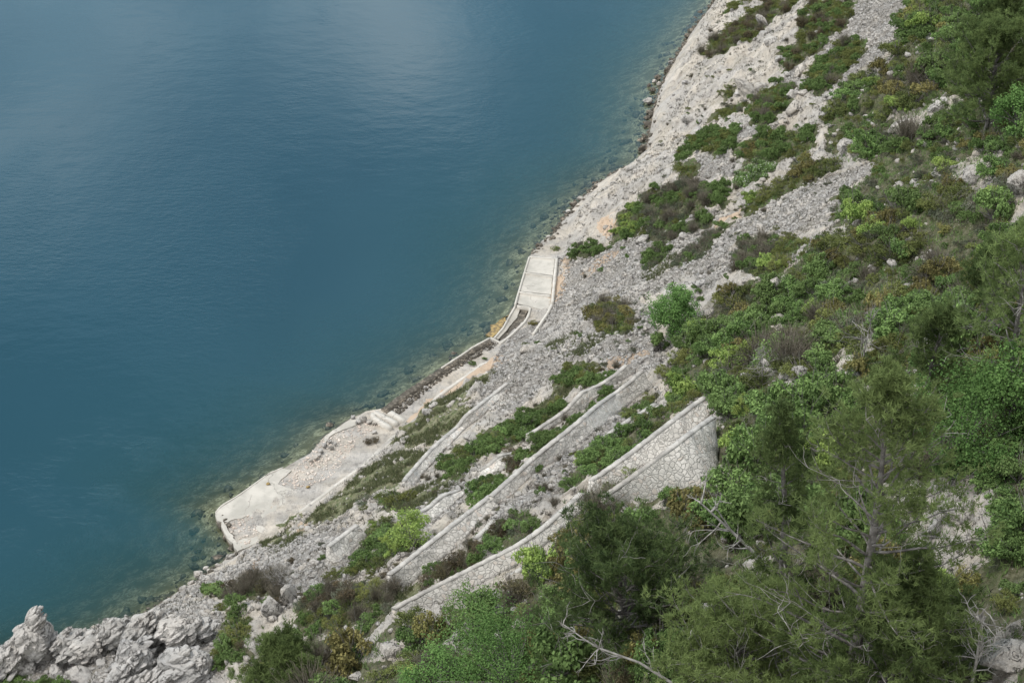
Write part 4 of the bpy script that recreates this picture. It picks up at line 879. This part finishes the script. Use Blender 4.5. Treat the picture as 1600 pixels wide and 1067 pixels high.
# scrub small plants on the bare slope, and singles
tuf = 0
cand = rs.uniform(0, 1, (900, 2)); 
for cx, cy in cand:
    px, py = 900 + cx * 420, cy * 620
    edge = np.interp(py, [0, 130, 250, 340, 400, 530, 640], [1130, 1040, 1015, 900, 880, 850, 760])
    if px < edge + 12 or tuf > 260: continue
    p = at(px, py); m = masks(np.array([p[0]]), np.array([p[1]]))
    if m[0][0] > .5 or rs.rand() < .35 or fbm2(np.array([p[0] * .25]), np.array([p[1] * .25]), 2, 77)[0] < .47: continue
    p[2] = ground(p[0], p[1]); k = rs.choice(['s', 's', 's', 't', 'b', 'j']); put_shrub(k, p, rs.uniform(.2, .42), rs); tuf += 1
for cx, cy in rs.uniform(0, 1, (500, 2)):
    px, py = 400 + cx * 560, 560 + cy * 400
    if py < 1000 - (px - 260) * .66 + 10 or py > 1210 - (px - 260) * .62: continue
    p = at(px, py); m = masks(np.array([p[0]]), np.array([p[1]]))
    if m[0][0] > .5: continue
    p[2] = ground(p[0], p[1]); k = rs.choice(['s', 's', 't', 'b', 'j', 'd']); put_shrub(k, p, rs.uniform(.18, .42), rs)
for px, py, k, s, lab in [(832,506,'r',.5,'small brown green tuft on the bathing platform terrace'), (823,541,'j',.5,'small green bush just below the boat slip'), (840,536,'b',.35,'tiny bush beside the rear wall of the slip'),
        (586,690,'d',.5,'dry brown weed patch on the concrete walkway'), (575,693,'d',.4,'dry brown weed on the left side of the walkway patch'), (610,785,'j',1.15,'rounded dark green bush standing alone beside the terrace walls'),
        (573,790,'s',.8,'grey green bush left of the rounded dark one'), (738,570,'b',.35,'small weed on the quay fill'), (757,562,'b',.3,'second small weed on the quay fill'), (868,390,'j',.45,'small bush at the top of the bathing platform'), (1128,632,'b',1.0,'green bush at the upper end of the straight grey wall'), (1132,652,'b',.9,'green bush at the upper end of the widest masonry apron')]:
    p = onground(px, py) if k != 'x' else None; p[2] = max(p[2], .4); put_shrub(k, p, s, rs, lab)

# beyond the 300 largest of a kind the small ones grow together as one mass of scrub
def bake_rest():
    Vs, Ts, Fs, Ms = [], [], [], []; nv = 0; mats = []
    cache = {}
    for k in KINDS:
        L = sorted([a for a in ALLSH if a[0] == k], key=lambda a: -a[1])
        for _, _, o in L[296:]:
            me = o.data
            if me.name not in cache:
                V = np.zeros(len(me.vertices) * 3); me.vertices.foreach_get('co', V); T = np.zeros(len(me.vertices)); me.attributes['tint'].data.foreach_get('value', T)
                Fq = np.zeros(len(me.polygons) * 4, int); me.loops.foreach_get('vertex_index', Fq); mi = np.zeros(len(me.polygons), int); me.polygons.foreach_get('material_index', mi)
                Fq = Fq.reshape(-1, 4); keep = mi == 0
                cache[me.name] = (V.reshape(-1, 3)[:keep.sum() * 4], T[:keep.sum() * 4], me.materials[0])
            V, T, mt = cache[me.name]
            if mt not in mats: mats.append(mt)
            Mx = np.array(Matrix.LocRotScale(o.location, o.rotation_euler, o.scale)); q = len(V) // 4; sel = np.random.RandomState(nv % 9973).rand(q) < .6
            W = (V @ Mx[:3, :3].T + Mx[:3, 3]).reshape(q, 4, 3)[sel]; c = W.mean(1, keepdims=True); W = (c + (W - c) * 1.25).reshape(-1, 3)
            Vs.append(W); Ts.append(T.reshape(q, 4)[sel].ravel()); Ms.append(np.full(len(W) // 4, mats.index(mt))); nv += len(W)
            bpy.data.objects.remove(o)
    if Vs:
        V = np.concatenate(Vs); me = npmesh('scrub', V, np.arange(len(V)).reshape(-1, 4), tint=np.concatenate(Ts), mat=np.concatenate(Ms)); tag(link('scrub', me, None, mats), kind='stuff')
bake_rest()

def grass_field(name, polys, n, h, seed, mat='grass', keepveg=False):
    rs = np.random.RandomState(seed); P = []; A = [np.prod(p.max(0) - p.min(0)) for p in polys]; tot = sum(A)
    for p, a in zip(polys, A):
        k = int(n * a / tot) + 20; x = rs.uniform(p[:, 0].min(), p[:, 0].max(), k); y = rs.uniform(p[:, 1].min(), p[:, 1].max(), k); m = inpoly(p, x, y); P.append(np.stack([x[m], y[m]], -1))
    P = np.concatenate(P); P = P[fbm2(P[:, 0] * .9, P[:, 1] * .9, 3, seed) > (.36 if name == 'undergrowth' else .45)]; z = hfull(P[:, 0], P[:, 1]); B = 5; n = len(P)
    C = np.repeat(np.c_[P, z], B, 0) + rs.normal(size=(n * B, 3)) * np.array([.07, .07, 0]); d = rs.normal(size=(n * B, 3)) * .45 + [0, 0, 1]; d *= (h * rs.uniform(.5, 1.3, n * B))[:, None]
    sd = np.cross(d, rs.normal(size=(n * B, 3))); sd /= np.linalg.norm(sd, axis=1)[:, None]; sd *= .022
    V = np.stack([C - sd, C + sd, C + d], 1).reshape(-1, 3); t = np.repeat(np.clip(rs.normal(size=n) * .25 + .45, 0, 1), B * 3)
    return tag(link(name, npmesh(name, V, np.arange(len(V)).reshape(-1, 3), tint=t), None, [M[mat]]), kind='stuff')
grass_field('grass', GP, 26000, .22, 8)
grass_field('undergrowth', [VP[k][0] for k in VP] , 60000, .26, 9, 'broad')
grass_field('dry_grass', [allslope], 45000, .20, 10, 'twigleaf')

# ------------------------------------------------------------------ trees
def needle_tufts(mb, C, D, rs, L=.17, k=14, w=.014, tint=.5):
    n = len(C); d = D[:, None] * .8 + rs.normal(size=(n, k, 3)) * .65; d /= np.linalg.norm(d, axis=2)[..., None]
    ln = L * rs.uniform(.6, 1.25, (n, k, 1)); c = C[:, None] + rs.normal(size=(n, k, 3)) * .035
    sd = np.cross(d, rs.normal(size=(n, k, 3))); sd /= np.linalg.norm(sd, axis=2)[..., None] + 1e-9; sd *= w
    V = np.stack([c - sd, c + sd, c + d * ln], 2).reshape(-1, 3)
    t = np.clip(tint + rs.normal(size=(n, 1)) * .2 + rs.normal(size=(n, k)) * .08, 0, 1); mb.add(V, np.arange(len(V)).reshape(-1, 3), np.repeat(t.ravel(), 3))
def pine(base, H, R, seed, label, lean=(0, 0), nb=46, sub=9, tufts=3, start=.12, tint=.45, dead=10, wisp=1.0, prof=None, k=14, name='pine_tree', L=.22, nm='pine'):
    rs = np.random.RandomState(seed); b = np.array(base, float); root = empty(name, b); tag(root, label, 'tree')
    tr = MB(); cr = MB(); dd = MB()
    tp = np.array([[lean[0] * t ** 1.3 + .18 * math.sin(t * 5 + seed) * t, lean[1] * t + .18 * math.cos(t * 4 + seed) * t, H * t - .3 * (1 - t)] for t in np.linspace(0, 1, 14)])
    tube(tr, tp, np.linspace(.018 * H + .04, .02, 14), 8)
    P = lambda t: np.array([np.interp(t, np.linspace(0, 1, 14), tp[:, i]) for i in range(3)])
    prof = prof or (lambda t: (1 - t) ** .6 * (.35 + .65 * min(1, t / .25)))
    az = rs.uniform(0, 6.28); TC = []; TD = []
    for i in range(nb):
        t = start + (1 - start) * ((i + rs.uniform(0, .8)) / nb) ** .9; t = min(t, .985); az += 2.4 + rs.uniform(-.5, .5)
        ln = R * prof(t) * rs.uniform(.7, 1.2) + .25; el = .12 + .75 * t + rs.uniform(-.15, .2)
        d = np.array([math.cos(az) * math.cos(el), math.sin(az) * math.cos(el), math.sin(el)]); bp = branch_pts(rs, P(t), d, ln, 7, .13, .05)
        tube(tr, bp, np.linspace(.012 * ln + .012, .006, len(bp)), 4)
        for j in range(sub):
            f = rs.uniform(.22, 1.0) ** .8; q = np.array([np.interp(f * 7, np.arange(8), bp[:, i_]) for i_ in range(3)]); sd = (bp[-1] - bp[0]) / (ln + .01) + rs.normal(size=3) * .65; sd[2] += .15
            sl_ = rs.uniform(.3, .75) * (.35 + .28 * ln) * wisp; sp_ = branch_pts(rs, q, sd, sl_, 4, .2, .12); tube(tr, sp_, np.linspace(.010, .004, 5), 3)
            for m_ in range(tufts):
                g = rs.uniform(.35, 1.0) * 4; c = np.array([np.interp(g, np.arange(5), sp_[:, i_]) for i_ in range(3)]); e = sp_[-1] - sp_[0]; e /= np.linalg.norm(e) + 1e-9
                for q_ in range(2): TC.append(c + rs.normal(size=3) * .13 + e * .08 * q_); TD.append(e + np.array([0, 0, .3]))
    TC = np.array(TC); TD = np.array(TD); TD /= np.linalg.norm(TD, axis=1)[:, None]
    tn = tint + (vn3(TC * 1.1 + seed, 5) - .5) * .5
    for s_ in range(0, len(TC), 4000): needle_tufts(cr, TC[s_:s_ + 4000], TD[s_:s_ + 4000], rs, L, k, .017, float(np.mean(tn[s_:s_ + 4000])))
    cr.t = [np.clip(np.repeat(tn, k * 3) + (np.concatenate(cr.t) - tint) * .8, 0, 1)]
    for i in range(dead):
        t = rs.uniform(.1, .9); a = rs.uniform(0, 6.28); ln = R * prof(t) * rs.uniform(.7, 1.25) + .5
        d = np.array([math.cos(a), -abs(math.sin(a)) * .8, rs.uniform(.1, .9)]); bp = branch_pts(rs, P(t), d, ln, 7, .16, .10); tube(dd, bp, np.linspace(.016, .005, 8), 4)
        for j in range(5):
            f = rs.randint(3, 8); tube(dd, branch_pts(rs, bp[f], (bp[-1] - bp[0]) / ln + rs.normal(size=3) * .6, ln * rs.uniform(.15, .4), 4, .25, .08), np.linspace(.014, .005, 5), 3)
    link('trunk', tr.mesh('trunk', True), root, [M['bark']]); link('crown', cr.mesh('crown'), root, [M[nm]])
    if dead: link('dead_branch', dd.mesh('dead_branch'), root, [M['dead']])
    return root
def tree_h(base, top_py):       # height so that the tip reaches a photo row
    lo, hi = .5, 40.0
    for _ in range(40):
        h = (lo + hi) / 2
        if project((base[0], base[1], base[2] + h))[1] > top_py: lo = h
        else: hi = h
    return lo
bigp = onground(1325, 1120)
pine(bigp, tree_h(bigp, 600), 4.81, 11, 'largest pine, tall and open with grey branches, right of centre at the bottom', lean=(-.2, .3), nb=84, sub=9, tufts=2, dead=14, start=.08,
     prof=lambda t: (1.0 - .62 * t) * (1 if t < .75 else max(.12, (1 - t) / .25)) * (.75 + .25 * min(1, t / .2)))
b2 = onground(1215, 1010); pine(b2, tree_h(b2, 640), 2.73, 12, 'second pine with thin white branches, immediately left of the largest one', lean=(-.7, 0), nb=44, sub=8, tufts=2, dead=14, start=.1,
     wisp=1.2, prof=lambda t: (1.1 - t) * (.6 + .4 * math.sin(t * 19)))
b3 = onground(968, 1012); pine(b3, tree_h(b3, 885), 3.58, 13, 'broad dark pine at the bottom centre in front of the lowest wall', lean=(.1, 0), nb=70, sub=10, tufts=3, dead=8, start=.12, tint=.3, nm='darkpine',
     prof=lambda t: math.sqrt(max(0, 1 - ((t - .42) / .62) ** 2)) )
b4 = onground(1540, 205); pine(b4, tree_h(b4, 62), 4.3, 14, 'dense olive pine near the upper right corner', nb=70, sub=13, tufts=4, dead=4, start=.1, tint=.5, prof=lambda t: math.sqrt(max(.02, 1 - t * t)) * .95, L=.24)
b5 = onground(1572, 640); pine(b5, tree_h(b5, 380), 3.24, 15, 'slim pine with dark bare trunk at the right edge', lean=(-.3, 0), nb=42, sub=7, tufts=2, dead=14, start=.3, wisp=1.1, tint=.45, prof=lambda t: math.sqrt(max(.02, 1 - t * .95)))
b6 = onground(1440, 670); pine(b6, tree_h(b6, 500), 2.08, 16, 'thin wispy pine between the largest pine and the right edge', nb=34, sub=7, tufts=3, dead=8, start=.15, tint=.35)
b7 = onground(1140, 1130); pine(b7, 3.38, 4.16, 17, 'low spreading pine at the bottom edge between the dark and the largest pine', nb=50, sub=12, tufts=3, dead=12, start=.1, tint=.4, prof=lambda t: 1 - .5 * t)
b8 = onground(450, 1085); pine(b8, 2.86, 2.21, 18, 'small dense pine sapling at the bottom left of the thicket', nb=34, sub=12, tufts=4, dead=0, start=.05, tint=.35, prof=lambda t: math.sqrt(max(.02, 1 - t)))
b9 = onground(1375, 1110); pine(b9, 4.68, 3.64, 19, 'bushy young pine right of the foot of the largest pine', lean=(.4, 0), nb=60, sub=12, tufts=3, dead=6, start=.08, tint=.5, prof=lambda t: 1 - .55 * t)
b10 = onground(1530, 560); pine(b10, tree_h(b10, 400), 2.34, 20, 'small slender pine in front of the slim pine at the right edge', nb=30, sub=7, tufts=3, dead=6, start=.2, tint=.35)
b11 = onground(1560, 80); pine(b11, 5.0, 2.2, 21, 'olive pine in the top right corner behind the dense one', nb=45, sub=10, tufts=4, dead=0, tint=.3, L=.24)

def leafy_tree(base, R, H, seed, label, mat, n=9000, size=.14, nl=22, name='leafy_tree'):
    rs = np.random.RandomState(seed); root = empty(name, base); tag(root, label, 'tree'); tr = MB(); cr = MB()
    for s_ in range(3): tube(tr, branch_pts(rs, (rs.normal() * .1, 0, -.2), (rs.normal() * .3, rs.normal() * .3, 1), H * .6, 6, .1), np.linspace(.09, .03, 7), 6)
    for i in range(nl):
        a = rs.uniform(0, 6.28); el = rs.uniform(-.75, 1.5); r = rs.uniform(.55, .95); c = np.array([math.cos(a) * math.cos(el) * R * r, math.sin(a) * math.cos(el) * R * r, H * .52 + math.sin(el) * H * .44 * r]); lr = rs.uniform(.22, .36) * R
        tube(tr, branch_pts(rs, (0, 0, H * .25), c - [0, 0, H * .25], np.linalg.norm(c - [0, 0, H * .25]), 5, .08, 0), np.linspace(.04, .01, 6), 4)
        k = n // nl; D = rs.normal(size=(k, 3)); D /= np.linalg.norm(D, axis=1)[:, None]; sub = rs.normal(size=(9, 3)) * .5; si = rs.randint(0, 9, k)
        C = c + sub[si] * lr + D * lr * rs.uniform(.25, .6, (k, 1)); leaves(cr, C, D + [0, 0, .6], size, rs, np.clip(.5 + rs.uniform(-.2, .2) + rs.normal(size=k) * .2, 0, 1), .5, .7)
    link('trunk', tr.mesh('trunk', True), root, [M['bark']]); link('crown', cr.mesh('crown'), root, [M[mat]]); return root
leafy_tree(onground(1052, 522), 1.75, 3.6, 31, 'vivid green leafy tree standing alone on the scree at mid slope', 'vivid', n=16000, size=.105, nl=34)
leafy_tree(onground(1028, 540), .8, 1.2, 32, 'small green bush at the foot of the vivid green tree', 'broad', n=2500, size=.12, nl=10, name='leafy_bush')
leafy_tree(onground(1500, 735), 2.99, 4.16, 33, 'bright green leafy bush above the white boulders at the right', 'vivid', n=16000, size=.095, nl=36, name='leafy_bush')
leafy_tree(onground(1575, 680), 2.08, 3.64, 34, 'bright green leafy bush at the right edge under the slim pine', 'vivid', n=6000, size=.12, name='leafy_bush')
leafy_tree(onground(800, 1095), 3.7, 2.3, 35, 'broad bright green thicket bush at the bottom edge left of the dark pine', 'vivid', n=22000, size=.085, nl=60, name='leafy_bush')
leafy_tree(onground(690, 1095), 2.08, 2.34, 36, 'green bush at the bottom edge left of the broad bright one', 'vivid', n=6000, size=.10, nl=24, name='leafy_bush')
leafy_tree(onground(1590, 215), 2.0, 3.0, 37, 'bright green bush at the right edge below the dense olive pine', 'vivid', n=7000, size=.15, name='leafy_bush')
leafy_tree(onground(1455, 935), .8, 1.0, 38, 'bright fern green bush below the white boulders', 'bright', n=3500, size=.10, name='leafy_bush')
leafy_tree(onground(745, 985), 1.69, 1.69, 39, 'green bush just below the lowest long wall', 'broad', n=6000, size=.11, nl=26, name='leafy_bush')
leafy_tree(onground(645, 860), 1.43, 2.47, 40, 'yellow green bush between the broad wall and the short wall block', 'bright', n=3000, size=.10, nl=14, name='leafy_bush')

def bare(pts3, seed, label, r0=.07, nb=16, L=1.5, name='dead_tree'):
    rs = np.random.RandomState(seed); P = np.array(pts3, float); base = P[0].copy(); P = resample(P, .5) - base; root = empty(name, base); tag(root, label, 'dead tree'); tr = MB(); bb = MB()
    tube(tr, P, np.linspace(r0, r0 * .3, len(P)), 6); ax = (P[-1] - P[0]) / np.linalg.norm(P[-1] - P[0])
    for i in range(nb):
        t = rs.uniform(.25, 1); q = P[min(len(P) - 1, int(t * len(P)))]; d = ax * .5 + rs.normal(size=3) * .6; ln = L * rs.uniform(.5, 1.1) * (1.2 - t * .6); bp = branch_pts(rs, q, d, ln, 6, .2, .04); tube(bb, bp, np.linspace(r0 * .4, .008, 7), 4)
        for j in range(4): tube(bb, branch_pts(rs, bp[rs.randint(2, 7)], d + rs.normal(size=3) * .6, ln * .4, 4, .25, .03), np.linspace(.014, .005, 5), 3)
    link('trunk', tr.mesh('trunk', True), root, [M['dead']]); link('branches', bb.mesh('branches'), root, [M['dead']]); return root
def lift(px, py, h): p = at(px, py); p[2] += h; return p
def behind(px, py, ref, toward=0.0):
    """point on the sight line of (px,py) at the same distance as ref"""
    r = ray(px, py); D = float(np.linalg.norm(np.array(ref) - [0, 0, CAM_H])) - toward; return np.array([0, 0, CAM_H]) + r / np.linalg.norm(r) * D
g = onground(1240, 925); bare([g, behind(1180, 865, g, 1.2), behind(1135, 822, g, 1.8), behind(1095, 786, g, 2.2)], 51, 'bleached dead trunk leaning left between the dark and the second pine', r0=.10, nb=12, L=2.0)
g = onground(1512, 1100); bare([g, g + [0, 0, 1.8], g + [-.1, 0, 4.0]], 52, 'bare dead tree with fine grey branches in the bottom right', r0=.06, nb=24, L=1.5)
g = onground(1090, 1090); bare([g, behind(1000, 1035, g, .9), behind(930, 1010, g, 1.2), behind(880, 975, g, 1.4)], 53, 'bleached dead branch lying over the bottom thicket', r0=.065, nb=16, L=1.4)
g = onground(1345, 590); bare([g, g + [0, 0, 1.2], g + [.1, 0, 2.8]], 54, 'bare forked tree behind the top of the largest pine', r0=.05, nb=18, L=1.4)
g = onground(1190, 600); bare([g, g + [0, 0, .8], g + [-.1, 0, 1.6]], 55, 'bare grey bush above the second pine', r0=.04, nb=24, L=1.3)
g = onground(440, 925); bare([g, g + [0, 0, .6], g + [.1, 0, 1.3]], 56, 'leafless grey brown bush beside the tilted rock fins', r0=.035, nb=40, L=1.2)
g = onground(160, 1010); bare([g, g + [0, 0, .5], g + [-.1, 0, 1.0]], 57, 'leafless bush growing between the lower left outcrops', r0=.03, nb=24, L=1.0)
print('shrubs', NSH, 'objects', len(bpy.data.objects))
